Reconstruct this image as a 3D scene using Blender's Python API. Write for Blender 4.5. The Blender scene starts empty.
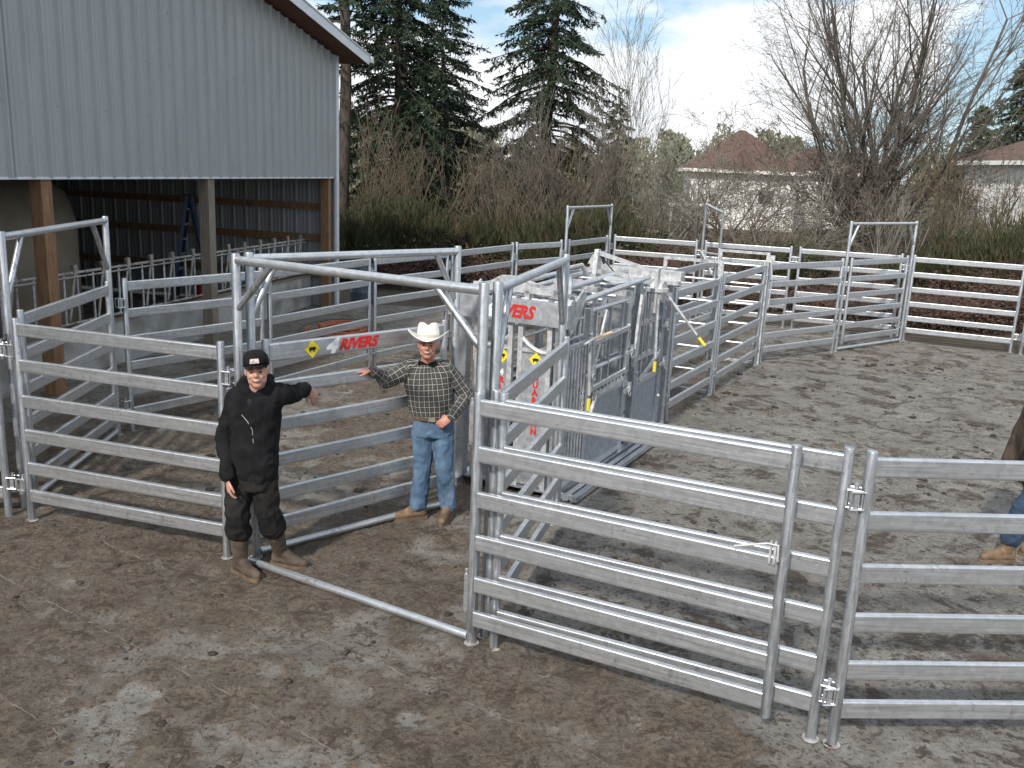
import bpy, bmesh, math, random
import numpy as np
from mathutils import Vector, Matrix, noise
R = math.radians
rnd = random.Random(7)
scene = bpy.context.scene
col = scene.collection

# ------------------------------------------------------------------ camera
CH, PITCH, ROLL, FPX = 3.197, 0.23503, 0.04397, 904.4
cd = bpy.data.cameras.new('camera'); cam = bpy.data.objects.new('camera', cd); col.objects.link(cam)
cd.sensor_width = 36; cd.lens = FPX / 1024 * 36; cd.clip_end = 3000; cd.clip_start = 0.05
fw = Vector((0, math.cos(PITCH), -math.sin(PITCH))); r0 = Vector((1, 0, 0)); u0 = r0.cross(fw)
rr = r0 * math.cos(ROLL) + u0 * math.sin(ROLL); uu = -r0 * math.sin(ROLL) + u0 * math.cos(ROLL)
cam.matrix_world = Matrix(((rr.x, uu.x, -fw.x, 0), (rr.y, uu.y, -fw.y, 0), (rr.z, uu.z, -fw.z, CH), (0, 0, 0, 1)))
scene.camera = cam

def at(px, py, Y):
    """world point seen at a given bearing, Y metres ahead"""
    d = fw * FPX + rr * (px - 512) + uu * (384 - py)
    return Vector((0, 0, CH)) + d * (Y / d.y)

# ------------------------------------------------------------------ materials
def new_mat(name):
    m = bpy.data.materials.new(name); m.use_nodes = True
    nt = m.node_tree; b = nt.nodes['Principled BSDF']
    return m, nt, b
def N(nt, t, **k):
    n = nt.nodes.new(t)
    for a, v in k.items():
        if a in n.inputs.keys() if not isinstance(a, int) else False: n.inputs[a].default_value = v
        else: setattr(n, a, v)
    return n
def noise_mat(name, c1, c2, scale=8, rough=.7, metal=0, bump=0, bscale=None, stretch=None, detail=6, rough2=None, c3=None, s3=1.5, coord='Object', spec=.5):
    m, nt, b = new_mat(name); L = nt.links.new
    tc = N(nt, 'ShaderNodeTexCoord'); mp = N(nt, 'ShaderNodeMapping'); L(tc.outputs[coord], mp.inputs[0])
    if stretch: mp.inputs['Scale'].default_value = stretch
    n = N(nt, 'ShaderNodeTexNoise'); n.inputs['Scale'].default_value = scale; n.inputs['Detail'].default_value = detail; n.inputs['Roughness'].default_value = .62
    L(mp.outputs[0], n.inputs[0])
    cr = N(nt, 'ShaderNodeValToRGB'); L(n.outputs[0], cr.inputs[0])
    cr.color_ramp.elements[0].position = .33; cr.color_ramp.elements[1].position = .67
    cr.color_ramp.elements[0].color = (*c1, 1); cr.color_ramp.elements[1].color = (*c2, 1)
    out = cr.outputs[0]
    if c3:
        n3 = N(nt, 'ShaderNodeTexNoise'); n3.inputs['Scale'].default_value = s3; n3.inputs['Detail'].default_value = 5; L(mp.outputs[0], n3.inputs[0])
        r3 = N(nt, 'ShaderNodeValToRGB'); r3.color_ramp.elements[0].position = .5; r3.color_ramp.elements[1].position = .68; L(n3.outputs[0], r3.inputs[0])
        mx = N(nt, 'ShaderNodeMix', data_type='RGBA'); L(r3.outputs[0], mx.inputs[0]); L(out, mx.inputs[6]); mx.inputs[7].default_value = (*c3, 1); out = mx.outputs[2]
    L(out, b.inputs['Base Color'])
    b.inputs['Metallic'].default_value = metal; b.inputs['Roughness'].default_value = rough
    b.inputs['Specular IOR Level'].default_value = spec
    if rough2 is not None:
        mr = N(nt, 'ShaderNodeMapRange'); mr.inputs[1].default_value = .3; mr.inputs[2].default_value = .7
        mr.inputs[3].default_value = rough; mr.inputs[4].default_value = rough2; L(n.outputs[0], mr.inputs[0]); L(mr.outputs[0], b.inputs['Roughness'])
    if bump:
        bn = N(nt, 'ShaderNodeTexNoise'); bn.inputs['Scale'].default_value = bscale or scale * 3; bn.inputs['Detail'].default_value = 5; L(mp.outputs[0], bn.inputs[0])
        bp = N(nt, 'ShaderNodeBump'); bp.inputs['Strength'].default_value = bump; bp.inputs['Distance'].default_value = .02
        L(bn.outputs[0], bp.inputs['Height']); L(bp.outputs[0], b.inputs['Normal'])
    return m

def galv(name, c1, c2, r1, r2, sc=(1.2, 9, 9), metal=.72, c3=None):
    m = noise_mat(name, c1, c2, 6, r1, metal, .08, 40, sc, rough2=r2, c3=c3, s3=2.2)
    nt = m.node_tree; b = nt.nodes['Principled BSDF']; L = nt.links.new
    tc = N(nt, 'ShaderNodeTexCoord'); v = N(nt, 'ShaderNodeTexVoronoi'); v.inputs['Scale'].default_value = 26; L(tc.outputs['Object'], v.inputs['Vector'])
    bw = N(nt, 'ShaderNodeRGBToBW'); L(v.outputs['Color'], bw.inputs[0])
    mr = N(nt, 'ShaderNodeMapRange'); mr.inputs[3].default_value = .86; mr.inputs[4].default_value = 1.10; L(bw.outputs[0], mr.inputs[0])
    src = b.inputs['Base Color'].links[0].from_socket
    mx = N(nt, 'ShaderNodeMix', data_type='RGBA'); mx.blend_type = 'MULTIPLY'; mx.inputs[0].default_value = 1; L(src, mx.inputs[6]); L(mr.outputs[0], mx.inputs[7])
    # mud specks
    n = N(nt, 'ShaderNodeTexNoise'); n.inputs['Scale'].default_value = 34; n.inputs['Detail'].default_value = 4; L(tc.outputs['Object'], n.inputs[0])
    n2 = N(nt, 'ShaderNodeTexNoise'); n2.inputs['Scale'].default_value = 2.2; L(tc.outputs['Object'], n2.inputs[0])
    ad = N(nt, 'ShaderNodeMath', operation='ADD'); L(n.outputs[0], ad.inputs[0]); L(n2.outputs[0], ad.inputs[1])
    r = N(nt, 'ShaderNodeMapRange'); r.inputs[1].default_value = 1.24; r.inputs[2].default_value = 1.32; r.inputs[4].default_value = .38; L(ad.outputs[0], r.inputs[0])
    m2 = N(nt, 'ShaderNodeMix', data_type='RGBA'); L(r.outputs[0], m2.inputs[0]); L(mx.outputs[2], m2.inputs[6]); m2.inputs[7].default_value = (.13, .10, .075, 1); L(m2.outputs[2], b.inputs['Base Color'])
    return m
M = {}
M['galv'] = galv('galvanised_steel', (.52, .545, .575), (.67, .69, .72), .30, .44, sc=(.5, 22, 22), metal=.8, c3=(.46, .475, .50))
M['galv_post'] = galv('galvanised_tube', (.40, .42, .45), (.60, .625, .655), .30, .46, metal=.8, sc=(14, 14, 1.0), c3=(.30, .31, .33))
M['galv_dull'] = galv('dull_galvanised_sheet', (.26, .29, .33), (.38, .41, .45), .42, .6, sc=(3, 3, 3), metal=.5)
M['galv_white'] = galv('bright_cast_zinc', (.46, .475, .49), (.66, .67, .68), .38, .6, sc=(4, 4, 4), metal=.4, c3=(.34, .345, .35))
M['galv_door'] = galv('zinc_plate', (.36, .38, .41), (.50, .52, .55), .4, .58, sc=(3, 3, 3), metal=.45, c3=(.30, .32, .34))
M['old_galv'] = galv('weathered_pipe', (.30, .29, .28), (.48, .47, .46), .5, .7, sc=(3, 3, 3), metal=.3, c3=(.2, .14, .1))
M['timber'] = noise_mat('rough_timber', (.16, .085, .045), (.30, .17, .09), 5, .85, 0, .3, 20, (6, 6, .6))
M['timber_grey'] = noise_mat('weathered_timber', (.15, .125, .10), (.28, .23, .18), 5, .9, 0, .3, 20, (6, 6, .6))
M['timber_dark'] = noise_mat('stained_timber', (.10, .05, .03), (.17, .085, .05), 5, .85, 0, .3, 20, (6, 6, .6))
M['siding'] = noise_mat('grey_painted_steel', (.325, .34, .345), (.365, .38, .385), 1.4, .36, .0, .02, 30, (3, 3, .5), spec=.4, c3=(.31, .32, .32))
M['siding_in'] = noise_mat('bare_steel_liner', (.26, .27, .28), (.34, .35, .36), 1.2, .6, .05, stretch=(3, 3, .5))
M['trim'] = noise_mat('white_trim', (.62, .65, .68), (.74, .77, .80), 3, .45, .1)
M['roof_steel'] = noise_mat('roof_steel', (.40, .43, .46), (.52, .55, .58), 2, .4, .4)
M['concrete_wall'] = noise_mat('cast_concrete', (.30, .30, .29), (.42, .42, .41), 2.5, .9, 0, .3, 30, c3=(.2, .19, .17))
M['rust'] = noise_mat('orange_hose', (.30, .07, .02), (.5, .13, .05), 9, .6)
M['cord'] = noise_mat('dark_cord', (.05, .05, .045), (.12, .11, .09), 9, .7)
M['blue_barrel'] = noise_mat('blue_grey_plastic', (.05, .07, .10), (.10, .12, .16), 4, .5)
M['ladder_blue'] = noise_mat('blue_fibreglass', (.012, .03, .07), (.02, .045, .10), 4, .5)
M['red_plastic'] = noise_mat('red_plastic', (.4, .03, .02), (.55, .05, .03), 4, .4)
M['tank'] = noise_mat('tan_tank', (.17, .145, .11), (.26, .225, .17), 2, .6, c3=(.2, .16, .11))
M['straw'] = noise_mat('straw', (.20, .15, .08), (.38, .30, .17), 14, .9, 0, .5)
M['barn_floor'] = noise_mat('barn_dirt', (.06, .045, .035), (.12, .09, .065), 3, .95, 0, .4)
M['bark'] = noise_mat('fir_bark', (.032, .025, .021), (.10, .08, .066), 5, .95, 0, .6, 12, (4, 4, .7))
M['bark_grey'] = noise_mat('grey_twigs', (.095, .08, .065), (.19, .165, .14), 1.1, .9)
M['bark_dark'] = noise_mat('dark_limb_bark', (.065, .055, .045), (.15, .13, .11), 1.1, .9)
M['bark_pale'] = noise_mat('pale_bark', (.12, .108, .088), (.27, .25, .21), 1.5, .9)
M['bark_red'] = noise_mat('red_brown_twigs', (.07, .036, .026), (.17, .095, .07), 1.0, .9)
M['bark_brown'] = noise_mat('brown_twigs', (.075, .056, .035), (.19, .148, .098), .9, .9)
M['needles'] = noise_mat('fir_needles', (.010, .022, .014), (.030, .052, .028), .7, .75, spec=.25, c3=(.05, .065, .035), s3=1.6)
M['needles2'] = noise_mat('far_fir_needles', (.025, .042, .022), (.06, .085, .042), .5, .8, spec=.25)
M['broom'] = noise_mat('broom_green', (.020, .028, .012), (.065, .072, .032), 1.6, .8, spec=.25, c3=(.10, .075, .045), s3=1.3)
M['dry_leaf'] = noise_mat('dry_leaves', (.035, .022, .016), (.088, .055, .040), 1.2, .9)
M['olive_leaf'] = noise_mat('olive_leaves', (.03, .033, .014), (.10, .09, .045), .8, .9)
M['far_wood'] = noise_mat('far_wood', (.13, .135, .09), (.27, .265, .185), .25, .95, c3=(.08, .10, .08), s3=.12)
M['soil'] = noise_mat('damp_soil', (.035, .024, .018), (.085, .06, .042), 1.4, .95, 0, .7, 9, c3=(.075, .07, .035), s3=.5)
M['house_wall'] = noise_mat('cream_render', (.72, .72, .69), (.80, .80, .77), .8, .8)
M['house_roof'] = noise_mat('brown_shingle', (.075, .043, .033), (.135, .078, .06), 3, .85, 0, .4, 9, c3=(.12, .07, .055), s3=.6)
M['glass_dark'] = noise_mat('window_glass', (.03, .035, .045), (.06, .07, .08), 2, .1)
M['skin'] = noise_mat('skin', (.44, .235, .175), (.54, .31, .235), 22, .55)
M['skin_red'] = noise_mat('flushed_skin', (.42, .19, .14), (.52, .26, .195), 22, .55)
M['teeth'] = noise_mat('teeth', (.55, .52, .46), (.62, .58, .52), 22, .4)
M['mouth'] = noise_mat('lip', (.30, .11, .08), (.36, .14, .10), 22, .5)
M['eye_dark'] = noise_mat('eye', (.02, .015, .01), (.03, .02, .015), 22, .3)
M['hair'] = noise_mat('brown_hair', (.03, .018, .01), (.06, .035, .02), 60, .8)
M['black_cloth'] = noise_mat('black_fleece', (.006, .006, .0075), (.016, .016, .018), 6, .95, 0, .4, 25, spec=.2)
M['black_pants'] = noise_mat('black_work_cloth', (.007, .007, .008), (.016, .015, .015), 5, .85, 0, .4, 25, c3=(.028, .024, .02), s3=3.2, spec=.25)
M['navy'] = noise_mat('dark_tshirt', (.008, .010, .018), (.014, .018, .03), 6, .9)
M['zip'] = noise_mat('pale_cord', (.25, .25, .25), (.4, .4, .4), 20, .5)
M['patch'] = noise_mat('pale_patch', (.35, .3, .3), (.6, .55, .55), 60, .7, c3=(.3, .08, .08), s3=40)
M['denim'] = noise_mat('blue_denim', (.050, .092, .155), (.12, .19, .28), 7, .9, 0, .35, 60, (1, 1, .6), c3=(.17, .24, .33), s3=3.5, spec=.2)
M['denim_dark'] = noise_mat('dark_denim', (.018, .034, .07), (.04, .072, .13), 7, .9, 0, .35, 60)
M['felt'] = noise_mat('white_felt', (.72, .70, .65), (.82, .80, .75), 8, .9, spec=.2)
M['felt_band'] = noise_mat('hat_band', (.45, .42, .36), (.5, .47, .4), 8, .8)
M['leather'] = noise_mat('brown_leather', (.10, .045, .025), (.17, .08, .045), 14, .6)
M['boot_mud'] = noise_mat('muddy_brown_boot', (.040, .028, .020), (.11, .080, .058), 9, .8, 0, .4, 30, c3=(.13, .10, .075), s3=6)
M['boot_tan'] = noise_mat('tan_work_boot', (.11, .068, .04), (.25, .165, .10), 9, .8, 0, .3, 30, c3=(.09, .06, .04), s3=7)
M['sole'] = noise_mat('boot_sole', (.11, .075, .05), (.19, .13, .085), 12, .8)
M['jacket_brown'] = noise_mat('brown_canvas', (.035, .024, .018), (.075, .052, .038), 6, .9, 0, .4, 30)
M['buckle'] = noise_mat('buckle', (.5, .45, .35), (.7, .65, .5), 20, .3, .8)
M['red_ink'] = noise_mat('red_lettering', (.50, .02, .02), (.58, .035, .03), 9, .5)
M['white_ink'] = noise_mat('white_lettering', (.74, .75, .76), (.8, .8, .8), 9, .5)
M['yellow'] = noise_mat('yellow_plate', (.75, .60, .02), (.85, .70, .04), 9, .5)
M['yellow_grip'] = noise_mat('yellow_grip', (.70, .56, .03), (.85, .70, .10), 9, .5)
M['black_ink'] = noise_mat('black_ink', (.012, .012, .012), (.02, .02, .02), 9, .6)
M['wood_grip'] = noise_mat('pale_grip', (.55, .42, .25), (.65, .5, .3), 9, .5)
M['dung'] = noise_mat('dung', (.022, .015, .011), (.055, .038, .028), 9, .7, 0, .6, 30)

def plaid_mat():
    m, nt, b = new_mat('plaid_shirt'); L = nt.links.new
    a = N(nt, 'ShaderNodeAttribute', attribute_name='cloth'); sp = N(nt, 'ShaderNodeSeparateXYZ'); L(a.outputs['Vector'], sp.inputs[0])
    def lines(sock, pitch, off, w):
        ad = N(nt, 'ShaderNodeMath', operation='ADD'); L(sock, ad.inputs[0]); ad.inputs[1].default_value = 10 + off
        dv = N(nt, 'ShaderNodeMath', operation='DIVIDE'); L(ad.outputs[0], dv.inputs[0]); dv.inputs[1].default_value = pitch
        fr = N(nt, 'ShaderNodeMath', operation='FRACT'); L(dv.outputs[0], fr.inputs[0])
        sb = N(nt, 'ShaderNodeMath', operation='SUBTRACT'); L(fr.outputs[0], sb.inputs[0]); sb.inputs[1].default_value = .5
        ab = N(nt, 'ShaderNodeMath', operation='ABSOLUTE'); L(sb.outputs[0], ab.inputs[0])
        lt = N(nt, 'ShaderNodeMath', operation='LESS_THAN'); L(ab.outputs[0], lt.inputs[0]); lt.inputs[1].default_value = w
        return lt.outputs[0]
    base = N(nt, 'ShaderNodeRGB'); base.outputs[0].default_value = (.030, .029, .026, 1)
    cur = base.outputs[0]
    for s, p, o, w, c, f in ((0, .050, .0, .25, (.080, .076, .070), .55), (1, .050, .0, .25, (.080, .076, .070), .55), (0, .050, .025, .06, (.55, .54, .51), .55), (1, .050, .025, .06, (.55, .54, .51), .45)):
        li = lines(sp.outputs[s], p, o, w)
        mu = N(nt, 'ShaderNodeMath', operation='MULTIPLY'); L(li, mu.inputs[0]); mu.inputs[1].default_value = f
        mx = N(nt, 'ShaderNodeMix', data_type='RGBA'); L(mu.outputs[0], mx.inputs[0]); L(cur, mx.inputs[6]); mx.inputs[7].default_value = (*c, 1); cur = mx.outputs[2]
    L(cur, b.inputs['Base Color']); b.inputs['Roughness'].default_value = .9; b.inputs['Specular IOR Level'].default_value = .2
    return m
M['plaid'] = plaid_mat()

# ------------------------------------------------------------------ object helpers
def tag(o, label=None, cat=None, group=None, kind=None):
    for k, v in (('label', label), ('category', cat), ('group', group), ('kind', kind)):
        if v: o[k] = v
    return o
def empty(name, loc, rz=0, label=None, cat=None, group=None):
    o = bpy.data.objects.new(name, None); col.objects.link(o); o.location = loc; o.rotation_euler = (0, 0, rz)
    o.empty_display_size = .2
    return tag(o, label, cat, group)
def link_mesh(name, me, mat, parent=None, smooth=True):
    o = bpy.data.objects.new(name, me); col.objects.link(o); me.materials.append(mat)
    if smooth: me.polygons.foreach_set('use_smooth', [True] * len(me.polygons))
    if parent: o.parent = parent
    return o

class MB:
    def __init__(s): s.v = []; s.f = []
    def add(s, vs, fs):
        n = len(s.v); s.v += [tuple(v) for v in vs]; s.f += [tuple(i + n for i in f) for f in fs]; return s
    def box(s, c, d, rot=None):
        c = Vector(c); h = Vector(d) / 2; vs = []
        for z in (-1, 1):
            for x, y in ((-1, -1), (1, -1), (1, 1), (-1, 1)):
                p = Vector((x * h.x, y * h.y, z * h.z))
                if rot is not None: p = rot @ p
                vs.append(c + p)
        return s.add(vs, [(3, 2, 1, 0), (4, 5, 6, 7), (0, 1, 5, 4), (1, 2, 6, 5), (2, 3, 7, 6), (3, 0, 4, 7)])
    def bar(s, a, b, w, h, up=(0, 0, 1)):
        a = Vector(a); b = Vector(b); d = b - a; x = d.normalized(); up = Vector(up)
        if abs(x.dot(up)) > .99: up = Vector((0, 1, 0))
        y = up.cross(x).normalized(); z = x.cross(y)
        return s.box((a + b) / 2, (d.length, w, h), Matrix((x, y, z)).transposed())
    def sweep(s, prof, a, b, up=(0, 0, 1)):
        """extrude a closed profile [(y,z)..] from a to b"""
        a = Vector(a); b = Vector(b); x = (b - a).normalized(); up = Vector(up)
        if abs(x.dot(up)) > .99: up = Vector((0, 1, 0))
        y = up.cross(x).normalized(); z = x.cross(y); n = len(prof)
        vs = [p + y * q[0] + z * q[1] for p in (a, b) for q in prof]
        fs = [(i, (i + 1) % n, n + (i + 1) % n, n + i) for i in range(n)] + [tuple(range(n))[::-1], tuple(range(n, 2 * n))]
        return s.add(vs, fs)
    def tube(s, pts, r, seg=12, cap=True):
        pts = [Vector(p) for p in pts]; n = len(pts); rs = r if isinstance(r, (list, tuple)) else [r] * n
        t0 = (pts[1] - pts[0]).normalized(); up = Vector((0, 0, 1)) if abs(t0.z) < .9 else Vector((0, 1, 0))
        y = up.cross(t0).normalized(); vs = []
        for i, p in enumerate(pts):
            t = (pts[min(i + 1, n - 1)] - pts[max(i - 1, 0)]).normalized()
            y = (y - t * y.dot(t)).normalized(); z = t.cross(y)
            k = 1.0
            if 0 < i < n - 1:
                c = (pts[i] - pts[i - 1]).normalized().dot((pts[i + 1] - pts[i]).normalized()); k = 1 / max(.5, math.sqrt(max(.01, (1 + c) / 2)))
            for j in range(seg):
                a = 2 * math.pi * j / seg; vs.append(p + (y * math.cos(a) + z * math.sin(a)) * rs[i] * (k if False else 1))
        fs = [(i * seg + j, i * seg + (j + 1) % seg, (i + 1) * seg + (j + 1) % seg, (i + 1) * seg + j) for i in range(n - 1) for j in range(seg)]
        if cap: fs += [tuple(range(seg))[::-1], tuple(range((n - 1) * seg, n * seg))]
        return s.add(vs, fs)
    def lathe(s, prof, c=(0, 0, 0), seg=24):
        c = Vector(c); n = len(prof); vs = [c + Vector((r * math.cos(2 * math.pi * j / seg), r * math.sin(2 * math.pi * j / seg), z)) for r, z in prof for j in range(seg)]
        fs = [(i * seg + j, i * seg + (j + 1) % seg, (i + 1) * seg + (j + 1) % seg, (i + 1) * seg + j) for i in range(n - 1) for j in range(seg)]
        fs += [tuple(range(seg))[::-1], tuple(range((n - 1) * seg, n * seg))]
        return s.add(vs, fs)
    def prism(s, poly, o, x, y, t):
        """polygon [(a,b)] in plane o + a*x + b*y, thickness t along x cross y"""
        o = Vector(o); x = Vector(x); y = Vector(y); n = x.cross(y).normalized() * t; m = len(poly)
        vs = [o + x * a + y * b for a, b in poly] + [o + x * a + y * b + n for a, b in poly]
        return s.add(vs, [tuple(range(m))[::-1], tuple(range(m, 2 * m))] + [(i, (i + 1) % m, m + (i + 1) % m, m + i) for i in range(m)])
    def ring(s, c, nrm, R_, r, seg=16, ts=6):
        c = Vector(c); n = Vector(nrm).normalized(); a = n.orthogonal().normalized(); b = n.cross(a); vs = []
        for i in range(seg):
            t = 2 * math.pi * i / seg; d = a * math.cos(t) + b * math.sin(t)
            for j in range(ts):
                q = 2 * math.pi * j / ts; vs.append(c + d * (R_ + r * math.cos(q)) + n * r * math.sin(q))
        return s.add(vs, [(i * ts + j, ((i + 1) % seg) * ts + j, ((i + 1) % seg) * ts + (j + 1) % ts, i * ts + (j + 1) % ts) for i in range(seg) for j in range(ts)])
    def mesh(s, name):
        me = bpy.data.meshes.new(name); me.from_pydata(s.v, [], s.f); me.update(); return me
    def build(s, name, mat, parent=None, smooth=False, auto=True):
        me = s.mesh(name); o = link_mesh(name, me, mat, parent, smooth=False)
        if auto or smooth:
            me.polygons.foreach_set('use_smooth', [True] * len(me.polygons))
            if not smooth:
                # sharp edges by angle
                bm = bmesh.new(); bm.from_mesh(me)
                for e in bm.edges:
                    if len(e.link_faces) == 2 and e.calc_face_angle(0) > R(38): e.smooth = False
                bm.to_mesh(me); bm.free()
        return o

def np_mesh(name, V, F, mat, parent=None, smooth=False):
    V = np.asarray(V, dtype=np.float32); F = np.asarray(F, dtype=np.int32); k = F.shape[1]
    me = bpy.data.meshes.new(name); me.vertices.add(len(V)); me.vertices.foreach_set('co', V.ravel())
    me.loops.add(F.size); me.loops.foreach_set('vertex_index', F.ravel())
    me.polygons.add(len(F)); me.polygons.foreach_set('loop_start', np.arange(0, F.size, k, dtype=np.int32)); me.polygons.foreach_set('loop_total', np.full(len(F), k, dtype=np.int32))
    me.update(calc_edges=True); me.validate()
    return link_mesh(name, me, mat, parent, smooth)

def text(body, size, mat, parent, o, x, y, name='lettering', shear=0, depth=.002, bold=0.0, sx=1):
    cu = bpy.data.curves.new(name, 'FONT'); cu.body = body; cu.size = size; cu.shear = shear; cu.extrude = depth; cu.offset = bold; cu.resolution_u = 3
    t = bpy.data.objects.new(name, cu); col.objects.link(t)
    dg = bpy.context.evaluated_depsgraph_get(); me = bpy.data.meshes.new_from_object(t.evaluated_get(dg))
    bpy.data.objects.remove(t)
    x = Vector(x).normalized(); y = Vector(y).normalized(); z = x.cross(y)
    mw = Matrix(((x.x * sx, y.x, z.x, o[0]), (x.y * sx, y.y, z.y, o[1]), (x.z * sx, y.z, z.z, o[2]), (0, 0, 0, 1)))
    me.transform(mw); me.materials.clear()
    ob = bpy.data.objects.new(name, me); col.objects.link(ob); me.materials.append(mat); ob.parent = parent
    return ob

# ------------------------------------------------------------------ rails & panels
def oval(h, w, n=5):
    r = w / 2; p = []
    f = h / 2 - r; c = r * .55      # flat faces, rounded edges (radius c)
    f = h / 2 - c
    for sx, sz, a0 in ((1, 1, 0), (-1, 1, 90), (-1, -1, 180), (1, -1, 270)):
        q = [(sx * (r - c) + c * math.cos(R(a0 + 90 * i / n)), sz * f + c * math.sin(R(a0 + 90 * i / n))) for i in range(n + 1)]
        p += q
    # support points keep the long faces flat
    i = n + 1; out = p[:2 * i] + [(-r, f * .9), (-r, -f * .9)] + p[2 * i:] + [(r, -f * .9), (r, f * .9)]
    return out
OV = oval(.110, .042)
RZ = (1.705, 1.395, 1.085, .785, .487, .237)
def post_mb(x, y=0, h=1.8, r=.031, z0=0):
    m = MB(); m.tube([(x, y, z0), (x, y, h - .012), (x, y, h - .003), (x, y, h)], [r, r, r * .9, r * .5], 14); return m
def lugs(mb, x, sgn, z):
    # hinge/pin lug plates with pin beside a post
    mb.box((x + sgn * .042, 0, z + .035), (.034, .04, .008)); mb.box((x + sgn * .042, 0, z - .035), (.034, .04, .008))
    mb.tube([(x + sgn * .052, 0, z - .085), (x + sgn * .052, 0, z + .085)], .012, 8); mb.box((x + sgn * .050, -.018, z), (.03, .012, .10))
    for dy in (-.034, .034):
        q = [(x + sgn * .01, dy, z - .05), (x + sgn * .01, dy, z + .05), (x + sgn * .09, dy, z + .05), (x + sgn * .09, dy, z - .05)]
        for i in range(4): mb.tube([q[i], q[(i + 1) % 4]], .0065, 6)
def panel(label, a, b, group, name='fence_panel', cat='fence panel', wide_top=False, feet=True, rails=RZ, post_h=1.8, lug=(1, 1), z=0, hpost=None, chain=False):
    a = Vector((*a, 0)); b = Vector((*b, 0)); d = b - a; L = d.length
    e = empty(name, (a.x, a.y, z), math.atan2(d.y, d.x), label, cat, group)
    for i, x in enumerate((.031, L - .031)):
        h = (hpost or (post_h, post_h))[i]
        post_mb(x, h=h, z0=0 if feet else .14).build('post', M['galv_post'], e)
        if feet:
            f = MB(); f.lathe([(.0, 0), (.048, 0), (.050, .004), (.048, .007), (.034, .008)], (x, 0, .002), 14); f.build('foot_plate', M['old_galv'], e)
    for i, rz in enumerate(rails):
        m = MB(); pr = oval(.145, .046) if (wide_top and i == 0) else OV
        m.sweep(pr, (.055, 0, rz if not (wide_top and i == 0) else rz - .018), (L - .055, 0, rz if not (wide_top and i == 0) else rz - .018)); m.build('rail', M['galv'], e)
    for k, (x, sg) in enumerate(((.0, -1), (L, 1))):
        if lug[k]:
            for zz in (1.52, .33):
                m = MB(); lugs(m, x + (.02 if sg < 0 else -.02), sg, zz); m.build('connector_lug', M['galv'], e)
    if chain:
        c = MB()
        for k in range(9): c.ring((-.045 + .006 * math.sin(k * 2), -.03, 1.56 - k * .028), (1, 0, .1) if k % 2 else (0, 1, .1), .013, .004, 10, 5)
        c.build('chain', M['galv_white'], e)
    return e

def frame(label, a, b, group, H=2.49, thr=True, r=.034, br=.32, trim=.40, thr_z=.05, braces=True):
    a = Vector((*a, 0)); b = Vector((*b, 0)); d = b - a; L = d.length
    e = empty('gate_frame', (a.x, a.y, 0), math.atan2(d.y, d.x), label, 'gate frame', group)
    for x in (0, L):
        post_mb(x, h=H, r=r).build('post', M['galv_post'], e)
        f = MB(); f.lathe([(.0, 0), (.052, 0), (.054, .004), (.052, .007), (.036, .008)], (x, 0, .002), 14); f.build('foot_plate', M['old_galv'], e)
    MB().tube([(r * .6, 0, H - .05), (L - r * .6, 0, H - .05)], r * .98, 16).build('top_bar', M['galv'], e)
    if braces:
        for s, x in ((1, 0), (-1, L)):
            MB().tube([(x + s * r * .5, 0, H - .05 - trim), (x + s * br, 0, H - .06)], .026, 12).build('brace', M['galv_post'], e)
    if thr:
        MB().tube([(r, 0, thr_z), (L - r, 0, thr_z)], .030, 14).build('threshold_bar', M['galv'], e)
    return e

GP = 'livestock panels of the pen'
GG = 'swing gates of the pen'
GF = 'tall gate frames'
# --- front line
panel('bright panel at the left front, ending beside the man in the black cap', (-4.19, 7.42), (-2.23, 6.82), GP, lug=(1, 1))
panel('panel cut by the left photo edge, only its right post and rail ends showing', (-6.5, 7.35), (-4.36, 7.46), GP, lug=(0, 1))
fp = panel('long front panel behind the folded-back gate, from the doorway post to the lower right', (-.075, 5.60), (1.875, 4.70), GP, lug=(0, 1))
panel('panel at the lower right running out of the photo to the right', (1.925, 4.665), (4.1, 4.80), GP, lug=(1, 1))
# folded-back gate lying along the front panel
ga = Vector((-.235, 5.575, 0)); gb = Vector((1.59, 4.70, 0)); dv = (gb - ga).normalized(); nn = Vector((dv.y, -dv.x, 0))
ge = panel('gate swung right back against the front panel, with a bent latch handle', (ga.x, ga.y), (gb.x, gb.y), GG, name='swing_gate', cat='gate', feet=False, lug=(0, 0))
lt = MB(); L_ = (gb - ga).length
lt.tube([(L_ - .30, -.05, 1.165), (L_ - .12, -.055, 1.225), (L_ - .06, -.055, 1.225), (L_ - .055, -.055, 1.13)], .0075, 8)
lt.box((L_ - .075, -.035, 1.17), (.012, .03, .13)); lt.box((L_ - .10, -.035, 1.17), (.012, .03, .13)); lt.build('latch_handle', M['galv_white'], ge)
for z in (1.60, .42): hs = MB(); hs.box((-.008, 0, z), (.03, .03, .26)); hs.tube([(-.014, 0, z - .15), (-.014, 0, z + .16)], .012, 8); hs.build('hinge', M['galv'], ge)
# --- doorway frames
frame('big front doorway frame over the plaid-shirted man, its floor bar crossing the mud', (-2.09, 6.72), (-.20, 5.64), GF, br=.36, trim=.36)
frame('doorway frame closed by the gate with the red lettering', (-2.03, 6.86), (-.54, 8.19), GF, br=.24, trim=.42, thr_z=.05)
frame('doorway frame in front of the squeeze chute, with a pale blue top bar', (-.115, 5.74), (.42, 7.85), GF, br=.30, trim=.55, thr=False)
frame('left doorway frame behind the left front panel', (-4.36, 7.66), (-4.52, 9.98), GF, br=.36, trim=.52)
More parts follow.
